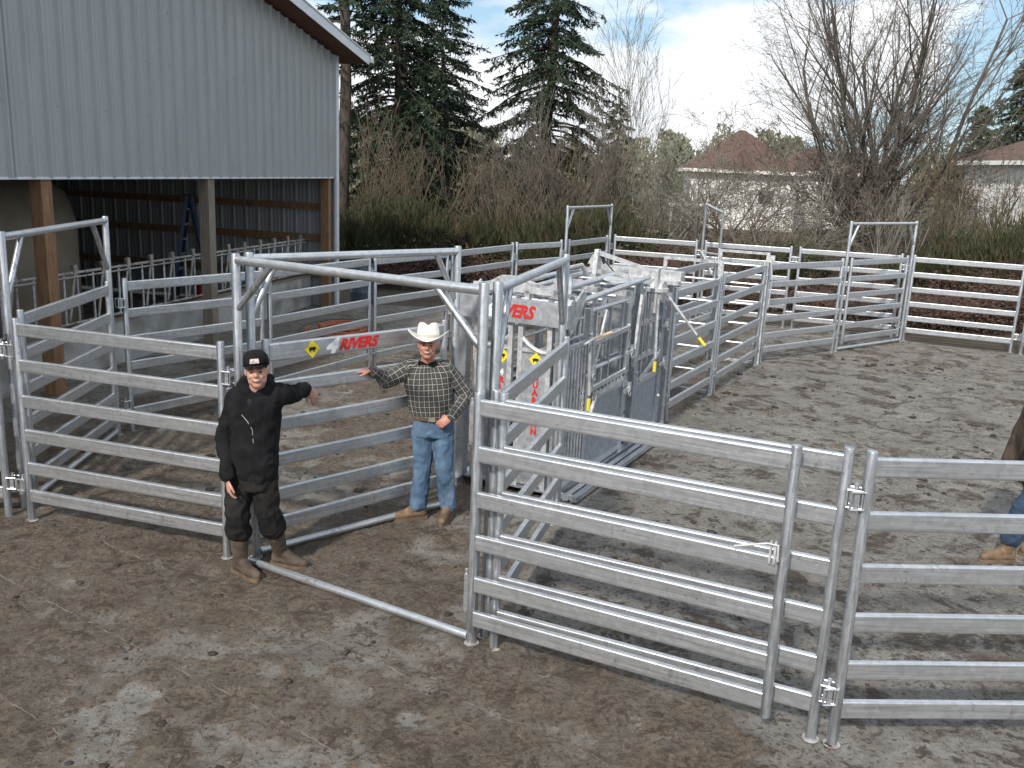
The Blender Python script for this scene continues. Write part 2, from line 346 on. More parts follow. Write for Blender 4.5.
# lettered gate
g = panel('gate with yellow warning diamond and red lettering between the two men', (-1.98, 6.97), (-.63, 8.29), GG, name='swing_gate', cat='gate', feet=False, wide_top=True, lug=(0, 0))
GL = (Vector((-.60, 8.12)) - Vector((-1.955, 6.90))).length
text('RIVERS', .125, M['red_ink'], g, (.70, -.0245, 1.645), (1, 0, 0), (0, 0, 1), shear=.35, bold=.0065, sx=1.0)
text('4', .155, M['white_ink'], g, (.575, -.0245, 1.632), (1, 0, 0), (0, 0, 1), shear=.35, bold=.010, sx=1.2)
def diamond(parent, o, x, y, s):
    x = Vector(x); y = Vector(y); o = Vector(o); n = x.cross(y).normalized()
    dd = MB().prism([(0, -s), (s, 0), (0, s), (-s, 0)], o, x, y, .003); pl = dd.build('warning_diamond', M['yellow'], parent, auto=False)
    k = s
    cow = [(-.42, -.10), (-.36, -.34), (-.26, -.34), (-.24, -.14), (.12, -.14), (.14, -.34), (.24, -.34), (.27, -.08), (.45, .02), (.42, .16), (.26, .24), (-.30, .22), (-.44, .14)]
    MB().prism([(p * k, q * k) for p, q in cow], o + n * .004, x, y, .002).build('cattle_symbol', M['black_ink'], pl, auto=False)
diamond(g, (.44, -.0265, 1.68), (1, 0, 0), (0, 0, 1), .074)
# gate leading to the chute
panel('gate leading from the doorway post to the squeeze chute', (-.10, 5.63), (.46, 7.72), GG, name='swing_gate', cat='gate', feet=False, lug=(0, 0))
panel('swing gate inside the left doorway frame', (-4.345, 7.80), (-4.47, 9.86), GG, name='swing_gate', cat='gate', feet=False, lug=(0, 0))
# --- rear-left line
C = [(-4.46, 10.08), (-3.27, 11.74), (-2.22, 13.85), (-1.16, 15.55), (-.07, 17.55), (.93, 18.75)]
lab = ['first panel of the rear left line, beside the left doorway frame', 'second panel of the rear left line, just behind the brace of the big frame',
       'third panel of the rear left line, above the red lettering', 'fourth panel of the rear left line, left of the man in the white hat', 'fifth panel of the rear left line, above the chute, beside the far doorway frame']
for i in range(5):
    a = Vector(C[i]); b = Vector(C[i + 1]); d = (b - a).normalized()
    panel(lab[i], a + d * .04, b - d * .04, GP)
frame('far doorway frame at the back left corner of the pens', (.98, 18.80), (2.08, 20.85), GF, r=.03, br=.3, trim=.42)
panel('gate inside the far doorway frame at the back left corner', (1.04, 18.92), (2.02, 20.73), GG, name='swing_gate', cat='gate', feet=False, lug=(0, 0))
# --- back fence
Bk = [(2.2, 21.1), (4.02, 20.45), (5.94, 19.76), (6.06, 19.71), (8.03, 19.0)]
panel('back fence panel at the back left corner, in front of the brush', Bk[0], Bk[1], GP)
panel('back fence panel behind the end of the cattle race', (4.16, 20.40), Bk[2], GP)
panel('back fence panel seen through the right doorway gate', Bk[3], Bk[4], GP)
panel('bright back panel at the far right, in front of the bare willow', (8.14, 18.80), (10.0, 17.92), GP)
panel('panel leaving the far right back corner towards the right edge', (10.08, 17.80), (10.62, 15.7), GP)
# right doorway
frame('far right doorway frame in front of the bare tree', (6.22, 17.23), (8.05, 18.66), GF, r=.03, br=.26, trim=.42)
panel('gate inside the far right doorway frame', (6.33, 17.31), (7.95, 18.58), GG, name='swing_gate', cat='gate', feet=False, lug=(0, 0))
panel('panel between the cattle race and the far right doorway', (4.36, 15.78), (6.13, 17.14), GP)
# race outer side / inner side
panel('outer side panel of the race right behind the squeeze chute', (2.03, 11.52), (2.96, 13.22), GP)
panel('outer side panel at the far end of the race', (3.04, 13.36), (4.24, 15.58), GP, hpost=(1.8, 1.8))
panel('inner side panel of the race behind the squeeze chute', (1.20, 12.0), (2.20, 13.70), GP)
panel('inner side panel at the far end of the race', (2.28, 13.85), (3.50, 16.05), GP)
panel('short panel closing the race, beyond its far end', (3.56, 16.15), (4.05, 18.35), GP)
# slide gates across the race
def slide_frame(label, a, b, H):
    a = Vector((*a, 0)); b = Vector((*b, 0)); d = b - a; L = d.length
    e = empty('slide_gate', (a.x, a.y, 0), math.atan2(d.y, d.x), label, 'slide gate', 'slide gates across the cattle race')
    for x in (0, L): MB().box((x, 0, H / 2), (.05, .05, H)).build('post', M['galv_white'], e)
    MB().box((L / 2, 0, H + .022), (L + .05, .05, .04)).build('top_bar', M['galv_white'], e)
    MB().box((L / 2, 0, .03), (L - .06, .05, .05)).build('floor_bar', M['galv_white'], e)
    for z in (.35, .7, 1.05, 1.4, 1.72): MB().tube([(.03, 0, z), (L - .03, 0, z)], .018, 8).build('bar', M['galv'], e)
    return e
slide_frame('slide gate with white top bar across the middle of the race', (2.22, 13.62), (2.985, 13.25), 1.96)
s2 = slide_frame('slide gate at the far end of the race with an extra hanging latch rod', (3.56, 15.98), (4.30, 15.64), 1.92)
MB().tube([(.86, -.03, 1.90), (.92, -.03, 1.5), (.90, -.05, 1.0)], .014, 8).build('latch_rod', M['galv_white'], s2)
MB().box((.86, -.02, 1.86), (.14, .05, .12)).build('latch_box', M['galv_white'], s2)
# narrow hoop at the back
hp = empty('walk_through_gate', (3.95, 19.6, 0), R(-60), 'narrow tall walk-through hoop standing behind the end of the race', 'walk-through gate')
for x, h in ((0, 2.62), (.55, 2.48)): MB().tube([(x, 0, 0), (x, 0, h)], .027, 10).build('post', M['galv_post'], hp)
MB().tube([(0, 0, 2.61), (.55, 0, 2.47)], .027, 10).build('top_bar', M['galv'], hp)
for z in (.3, .6, .95, 1.3, 1.6): MB().tube([(.02, 0, z), (.53, 0, z)], .02, 8).build('bar', M['galv'], hp)
MB().tube([(.02, -.03, 1.62), (.50, -.03, 1.1)], .022, 8).build('brace', M['galv_white'], hp)

# ------------------------------------------------------------------ squeeze chute (local x = along, y = left, z = up)
ch = empty('squeeze_chute', (.45, 8.42, 0), math.atan2(.888, .46), 'galvanised cattle squeeze chute with lettered head gate, levers and yellow grips', 'cattle crush')
W = 1.06
def cb(name, mat, *ops, parent=None, auto=True):
    m = MB()
    for op in ops: getattr(m, op[0])(*op[1:])
    return m.build(name, M[mat], parent or ch, auto=auto)
# base skids and floor
for v in (0, W): cb('skid', 'galv', ('box', (1.55, v, .045), (3.4, .09, .09)))
cb('skid_step', 'galv', ('box', (1.3, -.11, .05), (2.5, .06, .05)), ('box', (1.3, -.20, .05), (2.5, .06, .05)), ('box', (.1, -.12, .05), (.05, .22, .045)), ('box', (2.5, -.12, .05), (.05, .22, .045)))
cb('floor_plate', 'galv_dull', ('box', (1.55, W / 2, .10), (3.2, W - .12, .02)))
# head gate
for v in (0, W): cb('head_post', 'galv', ('box', (0, v, .985), (.10, .09, 1.95)))
bm_ = cb('head_beam', 'galv_door', ('box', (-.045, W / 2 + .02, 1.865), (.13, W + .24, .215)))
text('4', .20, M['white_ink'], bm_, (-.113, .80, 1.80), (0, -1, 0), (0, 0, 1), shear=.35, bold=.012, sx=1.2)
text('RIVERS', .165, M['red_ink'], bm_, (-.113, .70, 1.815), (0, -1, 0), (0, 0, 1), shear=.35, bold=.007, sx=.88)
for v0, v1, word, dv_ in ((.52, .90, '4RIVERS', .60), (.10, .41, 'GUARDIAN', .235)):
    d = cb('head_door', 'galv_door', ('box', (-.03, (v0 + v1) / 2, .80), (.03, v1 - v0, 1.32)))
    for q in (v0, v1): cb('door_stile', 'galv_white', ('box', (-.035, q, .93), (.045, .05, 1.64)), parent=d)
    # curved arch above the door
    vm = v0 if v0 > .5 else v1
    pts = [(-.03, vm + (v1 + v0 - 2 * vm) * t, 1.62 - .13 * t + .05 * math.sin(math.pi * t) * -1) for t in [i / 8 for i in range(9)]]
    cb('door_arch', 'galv_white', ('tube', pts, .024, 8), parent=d)
    cb('door_arch', 'galv_white', ('bar', (-.02, v0, 1.495), (-.02, v1, 1.495), .05, .035), parent=d)
    diamond(d, (-.047, dv_, 1.41), (0, -1, 0), (0, 0, 1), .075)
    for i, chh in enumerate(word):
        text(chh, .085, M['white_ink'] if chh == '4' else M['red_ink'], d, (-.047, dv_ + .025, 1.215 - i * .078), (0, -1, 0), (0, 0, 1), bold=.004)
# head mechanism above beam
cb('head_linkage', 'galv_white', ('bar', (.05, 1.0, 2.06), (.05, .12, 2.06), .05, .06), ('prism', [(-.25, 0), (.25, 0), (.07, .10), (-.07, .10)], (.03, .62, 2.08), (0, 1, 0), (0, 0, 1), .04), ('bar', (.05, .95, 2.05), (.05, .90, 1.9), .05, .05), ('bar', (.05, .4, 2.05), (.05, .4, 1.9), .05, .05))
for v in (-.05, W + .03): cb('cheek_plate', 'galv_white', ('prism', [(0, .04), (.30, .20), (.37, .13), (.12, -.16), (.02, -.22), (-.04, -.1)], (.02, v, 1.88), (1, 0, 0), (0, 0, 1), .02))
cb('pivot_hub', 'galv_white', ('tube', [(.03, -.09, 1.93), (.03, .02, 1.93)], .085, 16))
# vertical neck bars near the head, side
for i in range(7): cb('neck_bar', 'galv_white', ('tube', [(.09 + i * .075, -.02 + .0 * i, .16), (.09 + i * .075, -.02, 1.52 - .02 * (i % 2))], .016, 8))
cb('neck_bar_frame', 'galv', ('bar', (.05, -.02, 1.53), (.62, -.02, 1.53), .04, .04), ('bar', (.05, -.02, .15), (.62, -.02, .15), .04, .04))
# side posts
for v in (0, W):
    for u, h, w in ((.62, 1.86, .07), (1.70, 1.80, .08), (2.05, 1.98, .12), (2.92, 1.82, .12), (3.22, 1.98, .08)):
        cb('side_post', 'galv_dull' if w > .1 else 'galv', ('box', (u, v, h / 2 + .03), (w, .07, h - .06)))
# sheet panels and rails
for v in (0, W):
    for u0_, u1, zt in ((.64, 1.66, .88), (2.12, 2.86, .78)):
        p = cb('side_sheet', 'galv_dull', ('box', ((u0_ + u1) / 2, v, (zt + .12) / 2), (u1 - u0_, .03, zt - .12)))
        cb('sheet_edge', 'galv', ('box', ((u0_ + u1) / 2, v, zt + .02), (u1 - u0_, .05, .05)), parent=p)
        cb('sheet_edge', 'galv', ('box', ((u0_ + u1) / 2, v, .14), (u1 - u0_, .05, .05)), parent=p)
    for z in (1.83, 1.50, 1.21):
        cb('side_rail', 'galv', ('tube', [(.65, v, z), (1.66, v, z)], .024, 10))
    for z in (1.50, 1.10):
        cb('side_rail', 'galv', ('bar', (2.11, v, z), (2.87, v, z), .04, .055))
    cb('drop_gate', 'galv', ('sweep', oval(.06, .035), (.68, v - .045, 1.50), (1.66, v - .045, 1.53)), ('sweep', oval(.06, .035), (.68, v - .045, 1.02), (1.66, v - .045, 1.05)), ('bar', (.68, v - .045, 1.0), (.68, v - .045, 1.55), .035, .04), ('bar', (1.64, v - .045, 1.0), (1.64, v - .045, 1.55), .035, .04))
# toothed strip and brace below rails
tm = [('bar', (.75, -.05, .93), (1.6, -.05, .97), .02, .05)] + [('prism', [(0, 0), (.05, 0), (.01, .045)], (.80 + i * .10, -.05, .955 + i * .004), (1, 0, 0), (0, 0, 1), .015) for i in range(8)]
cb('ratchet_strip', 'galv_white', *tm)
cb('side_brace', 'galv_white', ('bar', (.66, -.05, .66), (.86, -.05, .95), .03, .04))
# interior far light sheet (lowered shelves)
for u in (2.5, 1.2): cb('inner_sheet', 'galv_dull', ('box', (u, .84, .60), (.8, .02, .96)))
for z in (1.2, 1.42, 1.64): cb('inner_rail', 'galv', ('tube', [(.66, .88, z), (2.86, .88, z)], .02, 8))
for u in (.95, 1.35, 2.3): cb('inner_upright', 'galv', ('box', (u, .90, 1.0), (.05, .04, 1.8)))
for u in (.50, 1.02, 1.40, 2.30, 2.70): cb('roof_bar', 'galv', ('tube', [(u, .02, 1.90), (u, W - .02, 1.90)], .02, 8))
for z in (.32, .60, .88, 1.16, 1.44): cb('inner_rail', 'galv', ('bar', (.66, .16, z), (2.86, .16, z), .03, .05))
for u in (.9, 1.4, 2.3, 2.7): cb('inner_upright', 'galv_dull', ('box', (u, .13, .98), (.05, .03, 1.75)))
for u in (.80, 1.20, 1.55, 2.25, 2.45, 2.65): cb('side_bar', 'galv', ('box', (u, -.01, 1.36), (.028, .028, .92)))
for u, z in ((.62, 1.6), (1.70, 1.55), (2.05, 1.7), (2.92, 1.6), (2.05, .95), (.62, .75), (2.92, .5)): cb('bolt', 'galv_white', ('tube', [(u, -.035, z), (u, -.06, z)], .022, 6))
for a_, b_ in (((.72, -.05, 1.24), (1.0, -.05, 1.8)), ((2.14, -.05, .84), (2.84, -.05, 1.08)), ((1.1, .3, 2.06), (1.35, .75, 2.0)), ((.45, .3, 2.02), (.7, .9, 2.04)), ((1.95, .1, 2.06), (2.3, .85, 2.06))): cb('link_arm', 'galv_white', ('bar', a_, b_, .02, .05))
# top tubes
cb('top_tube', 'galv', ('tube', [(.12, -.02, 1.95), (2.3, -.02, 2.03)], .03, 12))
cb('top_tube', 'galv', ('tube', [(.2, .35, 1.99), (2.4, .30, 2.06)], .034, 12))
cb('top_tube', 'galv', ('tube', [(.2, .72, 1.97), (2.3, .72, 2.03)], .03, 12))
cb('top_tube', 'galv', ('tube', [(.2, W, 1.94), (2.4, W, 2.0)], .03, 12))
cb('cross_tube', 'galv_white', ('bar', (.75, -.03, 1.92), (.75, W, 1.92), .05, .05))
cb('cross_tube', 'galv_white', ('bar', (1.72, -.03, 1.90), (1.72, W, 1.90), .06, .06))
cb('top_plate', 'galv_white', ('prism', [(-.16, -.1), (.16, -.14), (.2, .04), (.05, .10), (-.14, .08)], (1.15, .52, 2.0), (1, 0, 0), (0, .9, .35), .015))
cb('top_plate', 'galv_white', ('prism', [(-.16, -.1), (.16, -.14), (.2, .04), (.05, .10), (-.14, .08)], (1.75, .20, 2.02), (1, 0, 0), (0, .9, .25), .015))
cb('top_plate', 'galv_white', ('prism', [(-.22, -.1), (.22, -.1), (.18, .08), (-.14, .1)], (.85, .88, 2.0), (1, 0, 0), (0, .9, .25), .015))
for pts in ([(1.3, .55, 1.98), (1.5, .70, 2.12), (1.9, .66, 2.14), (2.0, .62, 2.02)], [(.55, .2, 1.97), (.8, .30, 2.10), (1.0, .5, 2.12)]): cb('top_link', 'galv_white', ('tube', pts, .028, 8))
# apex lever
ax = (2.2, .62, 2.28)
cb('apex_lever', 'galv_white', ('prism', [(-.11, -.42), (.11, -.42), (.035, .03), (-.035, .03)], (2.2, .62, 2.28), (1, 0, 0), (0, 0, 1), .05), ('bar', ax, (2.52, .03, 2.08), .05, .05))
cb('pull_cable', 'black_ink', ('tube', [(2.22, .57, 2.24), (2.45, .28, 1.85)], .008, 6))
cb('lever_plate', 'galv_white', ('box', (2.55, -.04, 1.85), (.09, .04, .52)), ('lathe', [(.02, -.02), (.14, -.02), (.14, .02), (.02, .02)], (2.62, -.02, 1.86), 14))
cb('lever_plate', 'galv_white', ('tube', [(2.66, -.10, 1.83), (2.66, .04, 1.83)], .13, 14))
# hanging control rods with yellow grips
for pts, g0 in (([(.42, -.12, 1.56), (.45, -.13, 1.02)], (.455, -.13, .86)), ([(2.46, -.10, 1.78), (2.46, -.12, 1.06)], (2.46, -.12, .90)), ([(2.70, -.12, 1.80), (2.80, -.50, 1.34)], (2.83, -.60, 1.22))):
    rd = cb('control_rod', 'galv_white', ('tube', pts, .017, 8))
    cb('grip', 'yellow_grip', ('tube', [Vector(pts[-1]).lerp(Vector(g0), .25), g0], .021, 10), parent=rd)
rd = cb('control_rod', 'galv_white', ('tube', [(.28, -.12, 1.56), (.42, -.16, 1.60)], .013, 8)); cb('grip', 'wood_grip', ('tube', [(.42, -.16, 1.60), (.66, -.24, 1.64)], .017, 8), parent=rd)
cb('slanted_lever', 'galv_white', ('bar', (1.88, -.06, 1.05), (2.03, -.06, 1.86), .03, .09))
# latches on posts
for u, z in ((1.72, 1.25), (1.72, .82), (2.92, 1.40), (2.92, .92), (.62, 1.2)):
    cb('side_latch', 'galv', *[('box', (u - .03, -.07, z), (.16, .03, .035)), ('ring', (u + .02, -.09, z - .04), (0, 1, 0), .035, .008, 12, 6), ('box', (u + .05, -.07, z + .03), (.04, .04, .09))])
cm = [('ring', (.38 + .004 * (i % 3), -.09, 1.10 - i * .03), (1, 0, .1) if i % 2 else (0, 1, .1), .014, .004, 8, 5) for i in range(16)]
cb('latch_chain', 'galv_white', *cm)
# rear tailgate housing
cb('rear_beam', 'galv_white', ('box', (3.22, W / 2 - .06, 1.97), (.16, W + .16, .11)), ('box', (3.1, W / 2 - .06, 1.90), (.10, W + .16, .05)))
cb('rear_door', 'galv', ('box', (3.25, W / 2, 1.0), (.03, .8, 1.7)))
cb('rear_bracket', 'galv_white', ('prism', [(-.1, 0), (.1, 0), (.04, .12), (-.04, .12)], (3.2, W - .02, 2.025), (0, 1, 0), (0, 0, 1), .05))

# ------------------------------------------------------------------ ground
def vnoise(x, y, seed):
    xi = np.floor(x).astype(np.int64); yi = np.floor(y).astype(np.int64); xf = x - xi; yf = y - yi
    def h(a, b):
        n = (a * 374761393 + b * 668265263 + seed * 974634777) & 0xffffffff; n = ((n ^ (n >> 13)) * 1274126177) & 0xffffffff
        return ((n ^ (n >> 16)) & 0xffff) / 65535.0
    u = xf * xf * (3 - 2 * xf); v = yf * yf * (3 - 2 * yf)
    return (h(xi, yi) * (1 - u) + h(xi + 1, yi) * u) * (1 - v) + (h(xi, yi + 1) * (1 - u) + h(xi + 1, yi + 1) * u) * v
def fbm(x, y, s, o=5, seed=1):
    t = 0; a = .5; n = 0
    for i in range(o): t = t + a * vnoise(x * s + 17.3 * i, y * s - 9.1 * i, seed + i); n += a; a *= .55; s *= 2.03
    return t / n
def sstep(a, b, x): t = np.clip((x - a) / (b - a), 0, 1); return t * t * (3 - 2 * t)
g_ = MB(); g_.add([(-1500, -300, -.06), (1500, -300, -.06), (1500, 2500, -.06), (-1500, 2500, -.06)], [(0, 1, 2, 3)])
go = g_.build('ground', M['soil'], auto=False); tag(go, kind='structure')

def yard():
    x0, x1, y0, y1 = -10.0, 12.6, 1.2, 20.6; st = .038
    nx = int((x1 - x0) / st) + 1; ny = int((y1 - y0) / st) + 1
    X, Y = np.meshgrid(np.linspace(x0, x1, nx), np.linspace(y0, y1, ny))
    wx = X + .25 * (fbm(X, Y, 2.2, 3, 50) - .5); wy = Y + .25 * (fbm(X, Y, 2.2, 3, 60) - .5)
    big = fbm(wx, wy, .45, 4, 3); mid = fbm(wx, wy, 1.7, 5, 11); fine = fbm(wx, wy, 7.0, 4, 23); lump = fbm(wx, wy, 4.2, 3, 31)
    # regions
    n = .546 * X + .837 * Y                       # distance along the normal of the front fence
    front = 1 - sstep(4.3, 5.4, n)                # outside, in front of the front fence
    leftpen = sstep(-.3, .6, -(X - (-.3 + (Y - 6) * .45))) * (1 - front)
    slab = sstep(.0, 1.2, -(X + 5.1 - (Y - 11) * .52)) * (1 - front)    # clean slab near the barn
    right = (1 - leftpen) * (1 - front)
    cover = .54 * front + .52 * leftpen * (1 - slab) + .38 * slab + .42 * right
    cover = cover + .06 * front * sstep(0, 4, -X)
    # drag direction streaks, roughly across the view
    sx_ = (X * .8 - Y * .6); sy_ = (X * .6 + Y * .8)
    streak = fbm(sx_ + .4 * mid, sy_ * 3.2 + .8 * big, 1.1, 5, 90)
    m = .22 * big + .28 * mid + .22 * lump + .12 * fine + .16 * streak
    mud = sstep(-.03, .03, m - (1 - cover) + .012)
    film = sstep(-.10, .08, m - (1 - cover))
    gr = fbm(wx, wy, 13.0, 3, 41); gr2 = fbm(wx, wy, 5.5, 4, 47); z = mud * (.003 + .016 * sstep(.44, .74, gr) * sstep(.36, .6, gr2) + .009 * sstep(.50, .60, gr2)) + film * (.004 * fine + .006 * sstep(.50, .75, gr)) + .004 * mid
    z = z - .004
    V = np.stack([X, Y, z], -1).reshape(-1, 3)
    i = np.arange(nx * ny).reshape(ny, nx); F = np.stack([i[:-1, :-1], i[:-1, 1:], i[1:, 1:], i[1:, :-1]], -1).reshape(-1, 4)
    # edge trimmed along the back fence line
    cx = X[:-1, :-1].ravel(); cy = Y[:-1, :-1].ravel()
    lim = np.where(cx < 8.3, 21.8 - .36 * (cx - 2.2), 19.3 - .47 * (cx - 7.6)) + .15 * (fbm(cx, cy, 1.2, 3, 80) - .5)
    F = F[cy < lim - .25]
    m_, nt, b = new_mat('muddy_concrete'); L = nt.links.new
    tc = N(nt, 'ShaderNodeTexCoord')
    at_ = N(nt, 'ShaderNodeAttribute', attribute_name='mud'); sp = N(nt, 'ShaderNodeSeparateXYZ'); L(at_.outputs['Vector'], sp.inputs[0])
    def noi(s, d=8, rough=.65, dist=0):
        n = N(nt, 'ShaderNodeTexNoise'); n.inputs['Scale'].default_value = s; n.inputs['Detail'].default_value = d; n.inputs['Roughness'].default_value = rough; n.inputs['Distortion'].default_value = dist; L(tc.outputs['Object'], n.inputs[0]); return n.outputs[0]
    def ramp(s, p0, p1, c0, c1):
        r = N(nt, 'ShaderNodeValToRGB'); r.color_ramp.elements[0].position = p0; r.color_ramp.elements[1].position = p1
        r.color_ramp.elements[0].color = (*c0, 1); r.color_ramp.elements[1].color = (*c1, 1); L(s, r.inputs[0]); return r.outputs[0]
    def mix(f, a, b_):
        mx = N(nt, 'ShaderNodeMix', data_type='RGBA'); L(f, mx.inputs[0]); L(a, mx.inputs[6]); L(b_, mx.inputs[7]); return mx.outputs[2]
    def mth(op, a, b_):
        n = N(nt, 'ShaderNodeMath', operation=op)
        for k, s in enumerate((a, b_)):
            if isinstance(s, (int, float)): n.inputs[k].default_value = s
            else: L(s, n.inputs[k])
        return n.outputs[0]
    nA = noi(1.3, 10, .72, .5); nB = noi(11, 12, .78, .6); nC = noi(60, 8, .75); nD = noi(4.0, 12, .80, .8); nE = noi(26, 8, .72, .4)
    conc = ramp(nA, .34, .68, (.150, .141, .127), (.285, .274, .255))
    conc = mix(mth('MULTIPLY', ramp(nD, .44, .57, (0, 0, 0), (1, 1, 1)), .7), conc, ramp(nB, .34, .64, (.085, .072, .058), (.205, .188, .165)))
    conc = mix(mth('MULTIPLY', ramp(nE, .50, .60, (0, 0, 0), (1, 1, 1)), .45), conc, ramp(nB, .3, .7, (.055, .044, .034), (.15, .132, .112)))
    # film of brown slurry
    slurry = ramp(nB, .38, .62, (.080, .061, .044), (.250, .212, .165))
    ff = mth('MULTIPLY', sp.outputs[1], mth('MULTIPLY', ramp(nD, .38, .55, (.25,) * 3, (1, 1, 1)), mth('SUBTRACT', .85, mth('MULTIPLY', sp.outputs[2], .45))))
    c = mix(ff, conc, slurry)
    mudc = mix(ramp(nE, .42, .58, (0, 0, 0), (1, 1, 1)), ramp(nC, .36, .64, (.030, .020, .013), (.095, .068, .047)), ramp(nC, .36, .64, (.095, .072, .051), (.240, .195, .148)))
    # ragged edge
    e = mth('ADD', sp.outputs[0], mth('MULTIPLY', mth('SUBTRACT', nE, .5), 3.2)); e = ramp(e, .46, .60, (0, 0, 0), (1, 1, 1))
    c = mix(mth('MULTIPLY', e, mth('ADD', .30, mth('MULTIPLY', ramp(nB, .42, .56, (0, 0, 0), (1, 1, 1)), .62))), c, mudc)
    # manure splats, mostly on the right yard
    spl = mth('MULTIPLY', ramp(noi(2.1, 6, .62, .6), .545, .585, (0, 0, 0), (1, 1, 1)), ramp(nB, .40, .50, (.1,) * 3, (1, 1, 1)))
    sp2 = ramp(noi(6.5, 8, .66, .5), .60, .625, (0, 0, 0), (1, 1, 1))
    spl = mth('MULTIPLY', mth('MAXIMUM', spl, sp2), mth('ADD', .25, mth('MULTIPLY', sp.outputs[2], .65)))
    c = mix(spl, c, ramp(nC, .36, .64, (.024, .017, .012), (.070, .050, .038)))
    # dried dark crumbs in drifts
    dr = mth('MULTIPLY', ramp(noi(.9, 5, .6), .38, .52, (0, 0, 0), (1, 1, 1)), ramp(noi(5.0, 12, .80, .9), .525, .555, (0, 0, 0), (1, 1, 1)))
    dr = mth('MULTIPLY', dr, ramp(nE, .40, .50, (.2,) * 3, (1, 1, 1)))
    c = mix(mth('MULTIPLY', dr, .85), c, ramp(nC, .36, .64, (.024, .016, .011), (.075, .053, .039)))
    vs = ramp(noi(30, 3, .5), .60, .64, (0, 0, 0), (1, 1, 1)); c = mix(mth('MULTIPLY', vs, .75), c, ramp(nC, .3, .7, (.03, .02, .014), (.06, .045, .033)))
    # pale lime patches and saw joints
    sp3 = ramp(noi(3.3, 12, .78, 1.0), .61, .72, (0, 0, 0), (1, 1, 1)); c = mix(mth('MULTIPLY', sp3, .5), c, ramp(nB, .3, .7, (.22, .21, .195), (.38, .37, .345)))
    sx = N(nt, 'ShaderNodeSeparateXYZ'); L(tc.outputs['Object'], sx.inputs[0])
    nd = mth('ADD', mth('MULTIPLY', sx.outputs[0], .546), mth('MULTIPLY', sx.outputs[1], .837))
    nd = mth('ADD', nd, mth('MULTIPLY', mth('SUBTRACT', nD, .5), .003))
    fr = mth('FRACT', mth('DIVIDE', mth('SUBTRACT', nd, 2.38 - 8.2), .82), 0)
    ln = mth('LESS_THAN', mth('ABSOLUTE', mth('SUBTRACT', fr, .5), 0), .0045)
    fr2 = mth('ABSOLUTE', mth('SUBTRACT', fr, 1.0), 0); ln = mth('LESS_THAN', mth('MINIMUM', fr, fr2), .0042)
    lim_ = mth('LESS_THAN', nd, 5.0)
    ln = mth('MULTIPLY', mth('MULTIPLY', ln, lim_), mth('MULTIPLY', ramp(noi(5, 4), .42, .6, (0, 0, 0), (1, 1, 1)), .55))
    wc = N(nt, 'ShaderNodeRGB'); wc.outputs[0].default_value = (.36, .35, .33, 1)
    c = mix(ln, c, wc.outputs[0])
    L(c, b.inputs['Base Color'])
    rg = mth('ADD', .55, mth('MULTIPLY', nB, .45)); L(mth('SUBTRACT', rg, mth('MULTIPLY', ramp(nA, .5, .75, (0, 0, 0), (1, 1, 1)), .12)), b.inputs['Roughness'])
    b.inputs['Specular IOR Level'].default_value = .35
    bp = N(nt, 'ShaderNodeBump'); bp.inputs['Strength'].default_value = 1.0; bp.inputs['Distance'].default_value = .03
    L(mth('ADD', mth('ADD', mth('MULTIPLY', nC, .25), mth('MULTIPLY', nE, .45)), mth('MULTIPLY', mth('MULTIPLY', nB, .8), mth('ADD', .35, mth('MULTIPLY', sp.outputs[1], .65)))), bp.inputs['Height']); L(bp.outputs[0], b.inputs['Normal'])
    o = np_mesh('yard', V, F, m_, None, True)
    a = o.data.attributes.new('mud', 'FLOAT_VECTOR', 'POINT')
    D = np.stack([mud, film, right], -1).reshape(-1, 3).astype(np.float32); a.data.foreach_set('vector', D.ravel())
    tag(o, kind='structure')
    return o
yard()
# dung and mud clods
def clods():
    V = []; F = []; r = random.Random(5)
    bm = bmesh.new(); bmesh.ops.create_icosphere(bm, subdivisions=2, radius=1); bv = [v.co.copy() for v in bm.verts]; bf = [[v.index for v in f.verts] for f in bm.faces]; bm.free()
    def put(x, y, s, flat):
        n = len(V); a = r.uniform(0, 6.28); el = r.uniform(.5, 1); o = Vector((r.uniform(0, 99), r.uniform(0, 99), 0))
        for p in bv:
            k = 1 + .8 * noise.noise(p * 1.9 + o) + .3 * noise.noise(p * 5 + o); q = Vector((p.x * k, p.y * k * el, p.z * k * flat)) * s
            V.append((x + q.x * math.cos(a) - q.y * math.sin(a), y + q.x * math.sin(a) + q.y * math.cos(a), .006 + q.z))
        F.extend([tuple(i + n for i in f) for f in bf])
    for k in range(210):      # right yard, patches in loose drifts
        cx, cy = r.uniform(.9, 9.8), r.uniform(5.6, 17)
        if cx > 1.2 + (cy - 5) * .62 + 8: continue
        if noise.noise(Vector((cx * .5, cy * .5, 3))) < -.12: continue
        for j in range(r.randint(2, 6)): put(cx + r.gauss(0, .22), cy + r.gauss(0, .12), r.choice((.008, .012, .016, .022, .03, .05)), .3 if r.random() < .7 else .5)
    for k in range(190): # front
        cx, cy = r.uniform(-5, 2.2), r.uniform(3.4, 7.4)
        put(cx, cy, r.choice((.006, .008, .012, .018, .03)), .4)
    for k in range(150): # left pen
        cx, cy = r.uniform(-4, -.3), r.uniform(8, 13)
        put(cx, cy, r.choice((.012, .02, .03, .045)), .35)
    o = np_mesh('dung_clods', V, F, M['dung'], None, True); tag(o, 'dark lumps of dung and mud scattered over the concrete yard', 'dung', kind='stuff')
clods()
